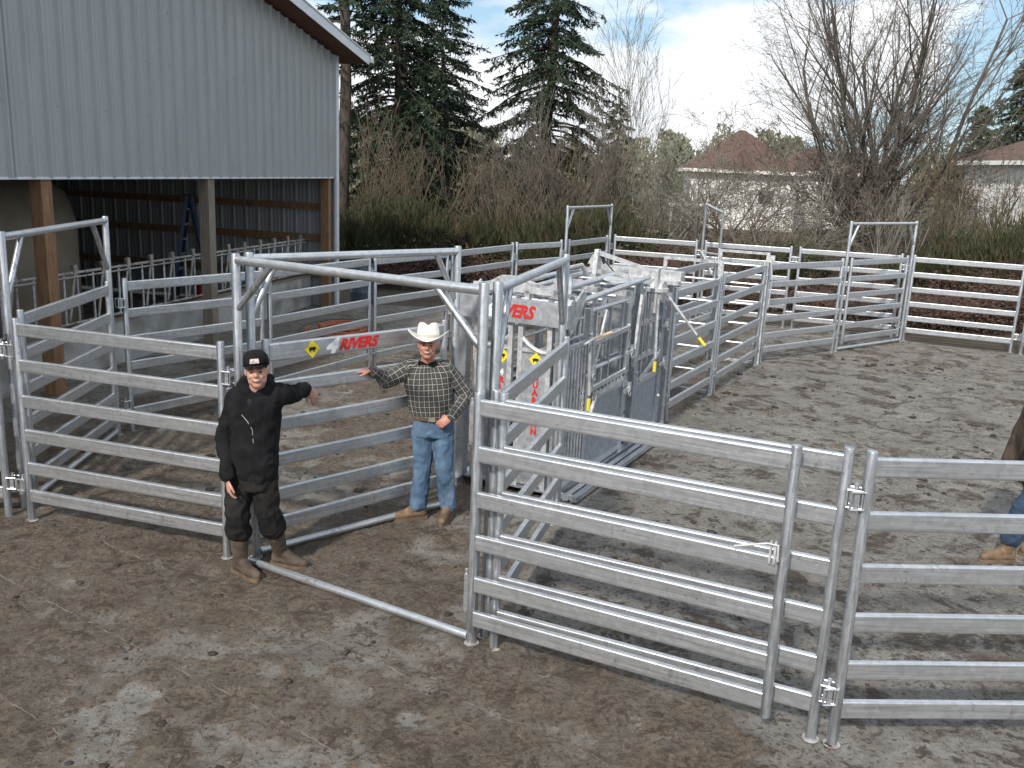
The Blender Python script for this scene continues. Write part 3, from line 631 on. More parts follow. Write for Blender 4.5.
# orange hose heap on the slab by the barn
hz = empty('hose', (-3.35, 17.0, .02), 0, 'flat heap of orange hose lying on the slab near the barn corner', 'hose')
m = MB(); rr_ = random.Random(3)
for k in range(5):
    c0 = (rr_.uniform(-.15, .15), rr_.uniform(-.25, .25)); ra = rr_.uniform(.22, .42); ph = rr_.uniform(0, 6)
    m.tube([(c0[0] + 1.25 * ra * math.cos(ph + t * .42), c0[1] + ra * 1.6 * math.sin(ph + t * .42), .02 + .012 * k) for t in range(15)], .026, 6)
m.build('hose_coil', M['rust'], hz)
m = MB()
for k in range(3):
    ph = k * 2.1; m.tube([(.75 * math.cos(ph + t * .3) * (1 + .1 * math.sin(t)), 1.3 * math.sin(ph + t * .3), .012) for t in range(9)], .009, 5)
m.build('loose_cord', M['cord'], hz)

# ------------------------------------------------------------------ barn  (local x along the gable towards the camera, y outwards, z up)
BK = (-4.0, 20.1); brz = math.atan2(-.975, -.223)
barn = empty('barn', (*BK, 0), brz, 'grey ribbed steel pole barn with open ground floor and white corner trim', 'barn')
GW = 18.6; RID = GW / 2; ztop = lambda s: 5.30 + .185 * (s if s < RID else GW - s)
def ribbed(s0, s1, zb, zt, y, pitch=.305, along='x', depth=.04):
    ps = []; s = s0
    while s < s1 - .001:
        for ds, dy in ((0, 0), (.018, depth), (.048, depth), (.075, 0), (.14, .0), (.15, .006), (.165, .006), (.175, 0), (.225, 0), (.235, .006), (.25, .006), (.26, 0)):
            if s + ds <= s1: ps.append((s + ds, dy))
        s += pitch
    ps.append((s1, 0)); m = MB(); vs = []; n = len(ps)
    for s, dy in ps:
        for z in (zb, zt(s) if callable(zt) else zt): vs.append((s, y + dy, z) if along == 'x' else (y + dy, -s, z))
    fs = [(2 * i, 2 * i + 2, 2 * i + 3, 2 * i + 1) for i in range(n - 1)]
    m.add(vs, fs); return m
ribbed(.08, RID, 2.83, ztop, 0).build('wall', M['siding'], barn, auto=False)
ribbed(RID, GW, 2.83, ztop, 0).build('wall', M['siding'], barn, auto=False)
ribbed(0, 13, 0, 5.2, .03, along='y').build('wall', M['siding_in'], barn, auto=False)
ribbed(0, 13, 0, 5.2, GW - .02, along='y').build('wall', M['siding_in'], barn, auto=False)
ribbed(0, GW, 0, ztop, -13).build('wall', M['siding_in'], barn, auto=False)
m = MB()
for zr in (2.95, 3.7, 4.45, 5.2, 5.95, 6.6):
    s_ = .22
    while s_ < 12:
        if ztop(s_) > zr + .05: m.tube([(s_, .0, zr), (s_, .011, zr)], .010, 6)
        s_ += .305
screws = m.build('screw_heads', M['old_galv'], barn); screws['kind'] = 'stuff'
m = MB(); m.box((.02, .012, 2.66), (.13, .05, 5.32)); m.box((-.045, -.05, 2.66), (.02, .12, 5.32)); m.build('corner_trim', M['trim'], barn)
m = MB(); m.box((RID, -.03, 2.815), (GW - .3, .07, .03)); m.build('drip_trim', M['trim'], barn)
MB().box((RID, -.12, 2.95), (GW - .3, .05, .28)).build('header_beam', M['timber_dark'], barn)
# roof
def roof_side(sg):
    m = MB(); e0, e1 = (-.62, RID) if sg > 0 else (GW + .62, RID)
    z0 = ztop(0) + .04 - .185 * .62; z1 = ztop(RID) + .04
    a = [(e0, .47, z0), (e1, .47, z1), (e1, -13.4, z1), (e0, -13.4, z0)]
    m.add([(p[0], p[1], p[2] + .17) for p in a] + [(p[0], p[1], p[2] + .14) for p in a], [(0, 1, 2, 3), (7, 6, 5, 4), (0, 4, 5, 1), (1, 5, 6, 2), (2, 6, 7, 3), (3, 7, 4, 0)])
    r_ = m.build('roof', M['roof_steel'], barn, auto=False)
    s_ = MB(); s_.add([(p[0], p[1] - .04 if p[1] > 0 else p[1], p[2]) for p in a] + [(p[0], p[1] - .04 if p[1] > 0 else p[1], p[2] + .03) for p in a], [(0, 1, 2, 3), (7, 6, 5, 4), (0, 4, 5, 1), (1, 5, 6, 2), (2, 6, 7, 3), (3, 7, 4, 0)])
    s_.build('soffit', M['timber_dark'], r_, auto=False)
    f = MB(); f.bar((e0, .485, z0 + .085), (e1, .485, z1 + .085), .02, .20); f.bar((e0, .47, z0 + .18), (e1, .47, z1 + .18), .09, .022); f.build('rake_trim', M['trim'], r_)
    g2 = MB(); g2.box((e0 - .05 * sg, -6.4, z0 + .10), (.11, 13.9, .13)); g2.build('gutter', M['trim'], r_)
roof_side(1); roof_side(-1)
for s, mt in ((.30, 'timber'), (4.93, 'timber_grey'), (8.72, 'timber'), (12.6, 'timber'), (16.4, 'timber')):
    MB().box((s, -.12, 1.44), (.19 if s > 1 else .13, .18, 2.88)).build('timber_post', M[mt], barn)
for s in (5.2, 9.3, 13.5):
    for y in (-4.5, -9): MB().box((s, y, 2.9), (.2, .2, 5.8)).build('timber_post', M['timber_dark'], barn)
for z in (.72, 1.51, 2.18, 2.95, 3.8):
    MB().box((.12, -6.5, z), (.04, 12.9, .15)).build('girt', M['timber'], barn)
    MB().box((RID, -12.93, z), (GW - .2, .04, .15)).build('girt', M['timber_dark'], barn)
def bpt(s, y, z=0):
    w = Vector((-.223, -.975)); n = Vector((.975, -.223)); p = Vector(BK) + w * s + n * y; return Vector((p.x, p.y, z))
# feed kerb
kb = empty('feed_kerb', bpt(0, 0), brz, 'low cast concrete feed wall along the open front of the barn', 'concrete wall')
m = MB(); m.box((9.2, -.62, .33), (18.0, .16, .66)); m.build('wall', M['concrete_wall'], kb)
m = MB(); m.box((9.2, -.62, .675), (18.0, .19, .03)); m.build('cap', M['timber_grey'], kb)
# stanchion feed panels
words = ['nearest the white barn corner', 'just right of the middle barn post', 'between the middle barn post and the left doorway frame', 'behind the orange timber post at the left', 'at the far left edge of the photo']
for i in range(5):
    s0 = .35 + i * 2.35
    e = empty('feed_panel', bpt(s0, -.62, .69), brz, 'stanchion feed panel on concrete, ' + words[i], 'feed panel', 'headlock feed panels along the barn')
    MB().tube([(0, 0, .78), (2.33, 0, .78)], .022, 8).build('top_rail', M['old_galv'], e)
    MB().tube([(0, .035, .725), (2.33, .035, .725)], .014, 8).build('locking_rod', M['old_galv'], e)
    MB().tube([(0, 0, .06), (2.33, 0, .06)], .022, 8).build('bottom_rail', M['old_galv'], e)
    for k in range(4):
        x = .15 + k * .58
        MB().tube([(x, 0, .06), (x, 0, .76)], .019, 8).build('bar', M['galv_white'] if k % 2 else M['old_galv'], e)
        MB().tube([(x + .27, 0, .06), (x + .27, 0, .76)], .017, 8).build('bar', M['galv_white'], e)
        MB().tube([(x + .22, .02, .10), (x + .05, .02, .84)], .019, 8).build('pivot_bar', M['old_galv'], e)
        b_ = MB().box((x + .05, .01, .83), (.08, .05, .13), Matrix.Rotation(.2, 3, 'Y')); b_.build('catch', M['old_galv'], e)
# things inside the barn
t = empty('tank', bpt(6.6, -3.3), 0, 'large tan rounded tank in the dark at the left of the barn', 'tank')
MB().lathe([(0, 0), (1.45, 0), (1.55, .15), (1.55, 2.0), (1.4, 2.5), (.9, 2.85), (.3, 2.95), (0, 2.96)], (0, 0, 0), 28).build('shell', M['tank'], t, smooth=True)
MB().lathe([(0, 2.94), (.3, 2.94), (.3, 3.06), (0, 3.08)], (0, 0, 0), 16).build('lid', M['cord'], t)
l = empty('step_ladder', bpt(2.3, -2.6), brz + .4, 'blue step ladder standing in the dark barn', 'ladder')
for sx_ in (-1, 1):
    MB().bar((sx_ * .28, 0, 0), (sx_ * .16, .38, 2.35), .03, .07).build('side_rail', M['ladder_blue'], l)
    MB().bar((sx_ * .28, .85, 0), (sx_ * .16, .42, 2.33), .025, .05).build('rear_rail', M['ladder_blue'], l)
for k in range(7): MB().box((0, .05 + k * .05, .3 + k * .30), (.52 - k * .03, .09, .025)).build('tread', M['old_galv'], l)
MB().box((0, .4, 2.37), (.4, .24, .04)).build('top_cap', M['ladder_blue'], l)
bk_ = empty('bucket', bpt(3.4, -1.2, .0), 0, 'red bucket behind the feed panels beside the middle barn post', 'bucket')
MB().lathe([(0, .55), (.13, .55), (.17, .92), (.155, .92), (.12, .58)], (0, 0, 0), 18).build('body', M['red_plastic'], bk_)
MB().lathe([(0, 0), (.22, 0), (.22, .55), (0, .55)], (0, 0, 0), 6).build('stand', M['timber_dark'], bk_)
MB().tube([(-.16, 0, .90), (-.1, .0, 1.03), (.1, 0, 1.03), (.16, 0, .90)], .006, 5).build('handle', M['galv_white'], bk_)
p_ = bpt(.2, 1.0)
br_ = empty('barrel', (-3.55, 20.9, -.05), 0, 'blue grey plastic barrel behind the white barn corner', 'barrel')
MB().lathe([(0, 0), (.27, 0), (.29, .05), (.29, .28), (.30, .3), (.29, .33), (.29, .60), (.30, .62), (.29, .65), (.28, .86), (.24, .9), (0, .9)], (0, 0, 0), 22).build('drum', M['blue_barrel'], br_)
MB().lathe([(0, .89), (.25, .89), (.255, .93), (0, .94)], (0, 0, 0), 22).build('lid', M['cord'], br_)
# straw
def straw():
    r = random.Random(9); V = []; F = []
    for k in range(5200):
        s = r.uniform(.4, 13); y = -.75 - abs(r.gauss(0, .55)); p = bpt(s, y, .01 + r.random() * .10 * max(0, 1 - abs(y + 1) / 1.2))
        a = r.uniform(0, 3.14); L_ = r.uniform(.08, .22); d = Vector((math.cos(a), math.sin(a), r.uniform(-.25, .25))) * L_; w = Vector((-math.sin(a), math.cos(a), .3)) * .004
        n = len(V); V += [p - w, p + w, p + d + w, p + d - w]; F.append((n, n + 1, n + 2, n + 3))
    o = np_mesh('straw', V, F, M['straw']); tag(o, 'loose straw and hay lying behind the feed wall in the barn', 'straw', kind='stuff')
straw()

# ------------------------------------------------------------------ vegetation
class Seg:
    """fast collector of thin tapered prisms"""
    def __init__(s): s.V = []; s.F = []
    def seg(s, a, b, ra, rb, k=4):
        d = (b - a)
        if d.length < 1e-5: return
        d = d.normalized(); u = d.orthogonal().normalized(); v = d.cross(u); n = len(s.V)
        for p, r in ((a, ra), (b, rb)):
            for j in range(k):
                t = 2 * math.pi * j / k; q = p + (u * math.cos(t) + v * math.sin(t)) * r; s.V.append((q.x, q.y, q.z))
        for j in range(k): s.F.append((n + j, n + (j + 1) % k, n + k + (j + 1) % k, n + k + j))
def tri_cards(name, P, D, Wd, mat, parent):
    """P base points, D direction*length, Wd half width vectors -> diamonds (quads)"""
    P = np.array(P, dtype=np.float32); D = np.array(D, dtype=np.float32); Wd = np.array(Wd, dtype=np.float32)
    V = np.stack([P, P + D * .45 + Wd, P + D, P + D * .45 - Wd], 1).reshape(-1, 3); F = np.arange(len(V)).reshape(-1, 4)
    return np_mesh(name, V, F, mat, parent)

def branch(S, p, d, L, r, lvl, rg, cfg):
    """recursive bare branch"""
    n = max(2, int(L / cfg['step'] * (1 if lvl else 1.0))); n = min(n, 9); st = L / n; rmin = cfg['rmin']
    for i in range(n):
        f0 = i / n; f1 = (i + 1) / n; ra = max(rmin, r * (1 - .65 * f0)); rb = max(rmin * .8, r * (1 - .65 * f1))
        w = cfg['wob'] * (1 + .3 * lvl)
        d = (d + Vector((rg.gauss(0, w), rg.gauss(0, w), rg.gauss(0, w * .7) + cfg['up'] * (1 if lvl < 3 else cfg.get('updrop', 1))))).normalized()
        q = p + d * st; S.seg(p, q, ra, rb, 6 if ra > .05 else (4 if ra > .02 else 3))
        if lvl < cfg['lv'] and f1 > cfg['bare'][min(lvl, len(cfg['bare']) - 1)]:
            for _ in range(cfg['nb'][lvl] if rg.random() < .85 else 1):
                ax = d.orthogonal().normalized(); ax.rotate(Matrix.Rotation(rg.uniform(0, 6.283), 3, d)) if False else None
                a = rg.uniform(0, 6.283); o = d.orthogonal().normalized(); o2 = d.cross(o); sd = o * math.cos(a) + o2 * math.sin(a)
                an = rg.uniform(*cfg['ang']); nd = (d * math.cos(an) + sd * math.sin(an)).normalized()
                if nd.z < -.2 and lvl < 2: nd.z = abs(nd.z)
                branch(S, q, nd, L * rg.uniform(*cfg['ratio']) * (1.15 - .45 * f1), rb * cfg.get('rr', .62), lvl + 1, rg, cfg)
        p = q
def bare_tree(name, label, cat, base, cfg, mat, seed, group=None, stems=1, spread=0, L=6, r=.15, lean=0, jitter=.15, parts=True):
    rg = random.Random(seed); S = Seg(); T = Seg()
    e = empty(name, base, 0, label, cat, group) if parts else None
    for k in range(stems):
        a = rg.uniform(0, 6.283); tl = rg.uniform(.3, 1) * spread if stems > 1 else lean
        d = Vector((math.cos(a) * math.sin(tl), math.sin(a) * math.sin(tl), math.cos(tl)))
        branch(S, Vector((rg.gauss(0, jitter), rg.gauss(0, jitter), 0)), d, L * rg.uniform(.75, 1.05), r * rg.uniform(.6, 1), 0, rg, cfg)
    # split by thickness into trunk and crown
    V = np.array(S.V); return S, e, rg
def finish(S, e, mat, name, trunk_mat=None):
    # faces from prisms with 6 or 4 sides are limbs: separate trunk and twig parts by local radius
    V = np.array(S.V, dtype=np.float32); F = S.F
    big = []; small = []
    for f in F:
        a, b = V[f[0]], V[f[1]]; (big if np.linalg.norm(a - b) > .045 else small).append(f)
    def sub(fs, nm, mt):
        if not fs: return
        fs = np.array(fs); u, inv = np.unique(fs, return_inverse=True); np_mesh(nm, V[u], inv.reshape(fs.shape), mt, e, True)
    sub(big, 'trunk', trunk_mat or mat); sub(small, 'twigs', mat)

# tall firs
def fir(label, base, H, rmax, seed, h0=.15, dens=1.0, mat='needles', droop=.35, group='conifers beyond the pens', lrange=(.25, .5), asym=None, card=1.0, prof=None, tr=.22):
    rg = random.Random(seed); e = empty('fir_tree', base, 0, label, 'fir tree', group)
    S = Seg(); nseg = 14; pts = [Vector((.12 * math.sin(i * .7 + seed), .12 * math.cos(i * .9), H * i / nseg)) for i in range(nseg + 1)]
    for i in range(nseg): S.seg(pts[i], pts[i + 1], tr * (1 - .93 * i / nseg), tr * (1 - .93 * (i + 1) / nseg), 9)
    P = []; D = []; W_ = []; Bs = Seg()
    nb = int(H * 10.5 * dens)
    for k in range(nb):
        f = h0 + (1 - h0) * (k + rg.random()) / nb; z = f * H
        ln = rmax * (prof(f) if prof else (1 - f) ** .75 * 1.05 + .04) * rg.uniform(.55, 1.12); a = k * 2.4 + rg.uniform(-.5, .5)
        if asym: ln *= 1 + asym * math.cos(a)
        if rg.random() < .12: ln *= .35
        d = Vector((math.cos(a), math.sin(a), rg.uniform(-.05, .25))).normalized(); p = Vector((0, 0, z)); n = max(3, int(ln / .35)); st = ln / n; r = .012 + .012 * ln
        for i in range(n):
            t = i / n; d = (d + Vector((rg.gauss(0, .05), rg.gauss(0, .05), -droop * .28 + (.42 * droop if t > .6 else 0)))).normalized(); q = p + d * st
            Bs.seg(p, q, r * (1 - t) + .006, r * (1 - t - 1 / n) + .006, 3)
            if t > .12:
                sd = Vector((-d.y, d.x, 0)).normalized()
                for s in (-1, 1):
                    for _ in range(2):
                        if rg.random() < .1: continue
                        bl = rg.uniform(*lrange) * (1.25 - .7 * t) * (.6 + .25 * ln / 2); bd = (sd * s * rg.uniform(.5, 1) + d * rg.uniform(.3, .9) + Vector((0, 0, rg.uniform(-.7, .05) * (droop + .4)))).normalized()
                        b0 = p.lerp(q, rg.random()); m = max(3, int(bl / .085))
                        for j in range(m):
                            c = b0 + bd * bl * j / m + Vector((0, 0, -.12 * (j / m) ** 2)) * bl
                            for _ in range(3):
                                v = (bd * rg.uniform(.4, 1) + Vector((rg.gauss(0, .45), rg.gauss(0, .45), rg.gauss(-.25, .35)))).normalized() * rg.uniform(.12, .26) * card
                                w = v.cross(Vector((rg.gauss(0, 1), rg.gauss(0, 1), rg.gauss(0, 1)))).normalized() * rg.uniform(.014, .034) * card
                                P.append(c); D.append(v); W_.append(w)
            p = q
    np_mesh('trunk', S.V, S.F, M['bark'], e, True); np_mesh('limbs', Bs.V, Bs.F, M['bark'], e)
    tri_cards('crown', P, D, W_, M[mat], e); return e
def base_at(px, Y): p = at(px, 250, Y); return (p.x, p.y, -.06)
pf = lambda f: (.55 + .6 * math.sin(min(1, (f - .1) / .25) * 1.57)) * (1 - max(0, f - .3)) ** 1.0 if f < .9 else (1 - f) * 3
fir('tall dark fir with long drooping limbs just right of the barn roof', base_at(394, 33), 19, 4.0, 11, h0=.13, dens=1.5, lrange=(.35, .75), droop=.45, asym=.05, prof=lambda f: (.75 if f < .5 else 1.0) * (1.25 - f) + .05)
fir('tall dark fir with wide skirts in the middle of the skyline', base_at(541, 36), 22, 3.2, 23, h0=.11, dens=1.4, lrange=(.35, .75), droop=.45, prof=lambda f: 1.22 - 1.9 * max(0, f - .18) if f < .45 else .62 * (1.35 - f))
fir('fir with a bare lower trunk close behind the barn corner', base_at(343, 31), 20, 2.6, 5, h0=.30, dens=.55, tr=.25)
fir('slender fir squeezed between the two tall dark firs', base_at(440, 40), 11.0, 4.0, 41, h0=.08, dens=1.5, lrange=(.35, .75))
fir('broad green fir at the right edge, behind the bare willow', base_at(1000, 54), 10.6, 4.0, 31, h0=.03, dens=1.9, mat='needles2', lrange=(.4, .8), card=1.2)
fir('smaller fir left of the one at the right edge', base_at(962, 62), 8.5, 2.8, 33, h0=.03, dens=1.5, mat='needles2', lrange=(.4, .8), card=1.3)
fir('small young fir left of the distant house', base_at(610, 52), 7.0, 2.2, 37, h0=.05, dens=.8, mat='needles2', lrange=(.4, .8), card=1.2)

# bare willow, limb cfg
cw = dict(step=.85, wob=.10, up=.055, updrop=-.7, lv=4, nb=[2, 2, 2, 2, 1], bare=[.16, .12, .1, .1], ang=(.25, .8), ratio=(.40, .58), rmin=.0045, rr=.58)
S, e, rg = bare_tree('willow_tree', 'huge bare willow with a dense fan of upright twigs at the right', 'bare tree', base_at(862, 31), cw, None, 17, stems=8, spread=.44, L=9.0, r=.12, jitter=.35)
finish(S, e, M['bark_grey'], 'willow', M['bark_dark'])
cg = dict(step=.45, wob=.22, up=.03, lv=4, nb=[1, 2, 2, 1], bare=[.2, .1, .1], ang=(.4, 1.0), ratio=(.45, .65), rmin=.0075, rr=.62)
for px, Y, Ln, lb, mt, sd, st in ((705, 27, 3.8, 'gnarled pale fruit tree in front of the brown-roofed house', 'bark_pale', 3, 3), (742, 33, 5.0, 'contorted bare tree touching the brown roof', 'bark_grey', 4, 3),
                                (725, 36, 3.6, 'thin bare tree close to the cream house', 'bark_brown', 37, 5), (866, 30, 4.6, 'dense tangled bare tree growing inside the foot of the willow', 'bark_grey', 44, 9), (990, 29, 3.0, 'crooked bare tree in front of the house at the right edge', 'bark_pale', 47, 4), (668, 30, 3.4, 'low tangled bare tree left of the brown-roofed house', 'bark_pale', 6, 4), (810, 27, 3.0, 'small twisted bare tree below the willow, on its left side', 'bark_pale', 8, 4)):
    S, e, rg = bare_tree('bare_tree', lb, 'bare tree', base_at(px, Y), cg, None, sd, group='bare trees behind the back fence', stems=st, spread=.5, L=Ln, r=.075)
    finish(S, e, M[mt], '')
cbh = dict(step=.7, wob=.05, up=.05, lv=3, nb=[2, 2, 1], bare=[.25, .1, .1], ang=(.2, .55), ratio=(.32, .5), rmin=.0065, rr=.55)
for px, Y, Ln, lb, mt, sd, st, sp in ((628, 33, 6.6, 'thin pale birch-like saplings left of the brown roof', 'bark_pale', 12, 6, .25), (562, 28, 4.4, 'domed bare hazel clump in front of the middle fir', 'bark_grey', 13, 26, .62),
                                  (520, 27, 3.4, 'lower bare shrub left of the hazel clump', 'bark_brown', 14, 16, .6), (362, 27, 3.6, 'bare shrub right beside the white barn corner', 'bark_brown', 15, 14, .6),
                                  (430, 29, 3.5, 'bare brown shrub under the left fir', 'bark_brown', 16, 16, .65), (945, 27, 3.6, 'bare shrub right of the willow trunk', 'bark_brown', 18, 14, .6),
                                  (1005, 27, 3.3, 'bare shrub at the right edge before the fir', 'bark_brown', 19, 14, .65), (600, 30, 3.8, 'bare shrub between the hazel clump and the birch-like saplings', 'bark_brown', 20, 12, .5),
                                  (893, 26, 2.6, 'low pale bare shrub above the right doorway frame', 'bark_pale', 21, 12, .7), (770, 26, 2.6, 'low grey bare shrub below the house wall', 'bark_pale', 22, 14, .8), (480, 31, 3.3, 'bare shrub under the gap between the two tall firs', 'bark_grey', 24, 14, .6)):
    S, e, rg = bare_tree('bare_shrub', lb, 'bare shrub', base_at(px, Y), cbh, None, sd, group='bare shrubs behind the fence', stems=st, spread=sp, L=Ln, r=.035, jitter=.3)
    finish(S, e, M[mt], '')
# broom bushes: upright green whips
def broom(label, base, w, h, seed, mat='broom', n=2600):
    rg = random.Random(seed); e = empty('broom_bush', base, 0, label, 'broom bush', 'green broom bushes behind the fence')
    S = Seg(); P = []; D = []; W_ = []
    for k in range(n // 9):
        a = rg.uniform(0, 6.283); q = rg.random() ** .6; lean = q * .55
        d = Vector((math.cos(a) * math.sin(lean), math.sin(a) * math.sin(lean) * .8, math.cos(lean))); p = Vector((math.cos(a) * q * w * .35, math.sin(a) * q * w * .35, 0)); L_ = h * rg.uniform(.55, 1.1) * (1.1 - .35 * q)
        for i in range(4):
            q2 = p + d * L_ / 4; S.seg(p, q2, .012 * (1 - i * .2), .012 * (1 - (i + 1) * .2), 3)
            if i > 0:
                for _ in range(12):
                    c = p.lerp(q2, rg.random()); v = (d + Vector((rg.gauss(0, .3), rg.gauss(0, .3), .2))).normalized() * rg.uniform(.15, .40); wv = v.cross(Vector((rg.gauss(0, 1), rg.gauss(0, 1), rg.gauss(0, 1)))).normalized() * rg.uniform(.008, .018)
                    P.append(c); D.append(v); W_.append(wv)
            p = q2; d = (d + Vector((rg.gauss(0, .08), rg.gauss(0, .08), .06))).normalized()
    np_mesh('stems', S.V, S.F, M['bark_brown'], e); tri_cards('foliage', P, D, W_, M[mat], e)
bw = ['right beside the barn corner', 'a step right of the barn corner', 'behind the fourth rear left panel', 'below the left fir', 'below the gap between the firs', 'below the middle fir', 'behind the far doorway frame', 'just right of the far doorway frame',
      'behind the bare fruit tree', 'left below the willow', 'right of the right doorway frame', 'beyond the far right panel', 'tallest at the right edge']
for i, (px, Y, w, h) in enumerate(((352, 24.5, 1.6, 1.9), (378, 25, 1.8, 2.2), (412, 24.8, 1.9, 1.9), (440, 25.5, 1.9, 1.7), (480, 25, 1.7, 1.6), (516, 24.6, 2.0, 2.1), (560, 24.4, 2.2, 2.1), (604, 24.6, 2.2, 2.0), (655, 25, 1.7, 1.4), (790, 25, 1.8, 1.3), (930, 23.8, 2.0, 1.7), (965, 23.6, 2.0, 1.9), (1010, 22.8, 2.2, 2.2))):
    broom('green upright broom bush ' + bw[i], base_at(px, Y + (i % 3) * .9), w * 1.1, h * (.8 + .35 * ((i * 37) % 5) / 4), 60 + i, n=2600)
# undergrowth of bramble and dead stems: nobody could count it
def thicket(name, label, regions, mat, n, hmax, seed, curl=.5, rad=.006, leaf=None, nleaf=0):
    rg = random.Random(seed); S = Seg(); P = []; D = []; W_ = []
    for k in range(n):
        px0, px1, y0, y1 = regions[k % len(regions)]; Y = rg.uniform(y0, y1); b = base_at(rg.uniform(px0, px1), Y); p = Vector(b)
        hh = hmax * (.55 + .6 * noise.noise(Vector((p.x * .35, p.y * .2, seed)))) ; hh = max(.35, hh) * rg.uniform(.5, 1.1)
        a = rg.uniform(0, 6.283); d = Vector((math.cos(a) * .35, math.sin(a) * .35, 1)).normalized(); m = 5
        for i in range(m):
            q = p + d * hh * 1.25 / m; S.seg(p, q, rad * (1.5 - i * .2), rad * (1.3 - i * .2), 3)
            if i > 0:
                sd = Vector((rg.gauss(0, 1), rg.gauss(0, 1), .4)).normalized(); S.seg(q, q + sd * rg.uniform(.15, .5), rad * .9, rad * .5, 3)
                for _ in range(nleaf):
                    v = Vector((rg.gauss(0, 1), rg.gauss(0, 1), rg.gauss(0, .7))).normalized() * rg.uniform(.05, .12); wv = v.orthogonal().normalized() * rg.uniform(.015, .04)
                    P.append(q + Vector((rg.gauss(0, .15), rg.gauss(0, .15), rg.gauss(0, .15)))); D.append(v); W_.append(wv)
            p = q; d = (d + Vector((math.cos(a) * curl * .35, math.sin(a) * curl * .35, -curl * .28 * i * .5)) + Vector((rg.gauss(0, .12), rg.gauss(0, .12), rg.gauss(0, .1)))).normalized()
    V = list(S.V); F = [list(f) for f in S.F]
    e = np_mesh(name, V, F, M[mat]); tag(e, label, 'undergrowth', kind='stuff')
    if P:
        c = tri_cards('leaves', P, D, W_, M[leaf], e); tag(c, kind='stuff')
thicket('bramble', 'dark red-brown bramble and dead stems filling the ground behind the fences', [(330, 640, 23.5, 31), (600, 860, 22.5, 29), (840, 1100, 21.5, 28), (900, 1150, 20.5, 26)], 'bark_red', 7600, 1.75, 2, leaf='dry_leaf', nleaf=4)
thicket('scrub', 'taller olive-brown scrub behind the brambles', [(320, 660, 30, 42), (320, 640, 32, 44), (860, 1150, 28, 44)], 'bark_brown', 5200, 2.7, 4, curl=.55, leaf='olive_leaf', nleaf=9)
thicket('pale_scrub', 'greyish twiggy scrub under the willow and in front of the houses', [(640, 860, 24.5, 30), (640, 860, 26, 32), (850, 1120, 26, 36)], 'bark_grey', 2600, 2.5, 21, curl=.5, rad=.006, leaf='olive_leaf', nleaf=2)
thicket('far_scrub', 'pale distant scrub around the houses', [(320, 660, 44, 80), (860, 1150, 46, 56)], 'bark_pale', 2200, 3.4, 8, curl=.2, rad=.014, leaf='far_wood', nleaf=8)
# far wood: rounded crowns on a rise, made of leaf cards
def far_wood():
    rg = random.Random(77); P = []; D = []; W_ = []
    for k in range(150):
        px = rg.uniform(300, 1120); Y = rg.uniform(95, 150); b = base_at(px, Y); h = rg.uniform(5.0, 8.5) * Y / 120 * (1.0 + .25 * math.sin(px * .02)); w = rg.uniform(2.5, 4.5)
        for j in range(620):
            a = rg.uniform(0, 6.283); t = rg.random(); r = w * math.sqrt(rg.random()) * (1 - t * .75)
            P.append((b[0] + r * math.cos(a), b[1] + r * math.sin(a), h * t)); v = Vector((rg.gauss(0, .5), rg.gauss(0, .5), 1)).normalized() * rg.uniform(.25, .7); D.append(tuple(v)); W_.append(tuple(v.cross(Vector((0, 1, .2))).normalized() * rg.uniform(.05, .17)))
    o = tri_cards('far_wood', P, D, W_, M['far_wood'], None); tag(o, 'pale hazy wood along the horizon', 'wood', kind='stuff')
far_wood()

# ------------------------------------------------------------------ houses
def house(label, base, rz, lx, ly, wall_h, roof_h, over=.5, dorm=False):
    e = empty('house', base, rz, label, 'house', 'houses beyond the trees')
    w = MB().box((0, 0, wall_h / 2 - 1.5), (lx, ly, wall_h + 3)).build('wall', M['house_wall'], e)
    m = MB(); hx, hy = lx / 2 + over, ly / 2 + over; rl = max(.2, hx - hy)
    m.add([(-hx, -hy, wall_h), (hx, -hy, wall_h), (hx, hy, wall_h), (-hx, hy, wall_h), (-rl, 0, wall_h + roof_h), (rl, 0, wall_h + roof_h)], [(0, 1, 5, 4), (1, 2, 5), (2, 3, 4, 5), (3, 0, 4), (3, 2, 1, 0)])
    rf = m.build('roof', M['house_roof'], e, auto=False)
    f = MB()
    for a, b in (((-hx, -hy), (hx, -hy)), ((hx, -hy), (hx, hy)), ((-hx, -hy), (-hx, hy))): f.bar((*a, wall_h - .08), (*b, wall_h - .08), .06, .2)
    f.build('gutter', M['house_wall'], rf)
    for x in (lx * .22,):
        wd = MB().box((x, -ly / 2 - .03, wall_h * .55), (1.1, .06, 1.0)).build('window', M['house_wall'], w); MB().box((x, -ly / 2 - .07, wall_h * .55), (.95, .04, .85)).build('pane', M['glass_dark'], wd)
    return e
b1 = at(733, 224, 62); house('cream house with a brown pyramid roof seen through the fruit trees', (b1.x, b1.y, b1.z), R(-6), 6.6, 6.6, 3.5, 2.6)
b2 = at(806, 222, 66); house('lower brown-roofed wing right of the pyramid-roofed house', (b2.x, b2.y, b2.z), R(-6), 6.0, 5.5, 3.5, 1.7)
b3 = at(1046, 224, 46); house('house with a brown roof cut by the right edge of the photo', (b3.x, b3.y, b3.z), R(4), 6.0, 5.6, 2.9, 1.6)
# pale wire fence post and rail by the house
fz = empty('yard_fence', at(748, 214, 48), 0, 'low white rail and posts below the house', 'fence')
for x in (-4, -2, 0, 2, 4): MB().box((x, 0, .0), (.1, .1, 1.1)).build('post', M['house_wall'], fz)
MB().box((0, -.07, .35), (8.4, .04, .14)).build('rail', M['house_wall'], fz)

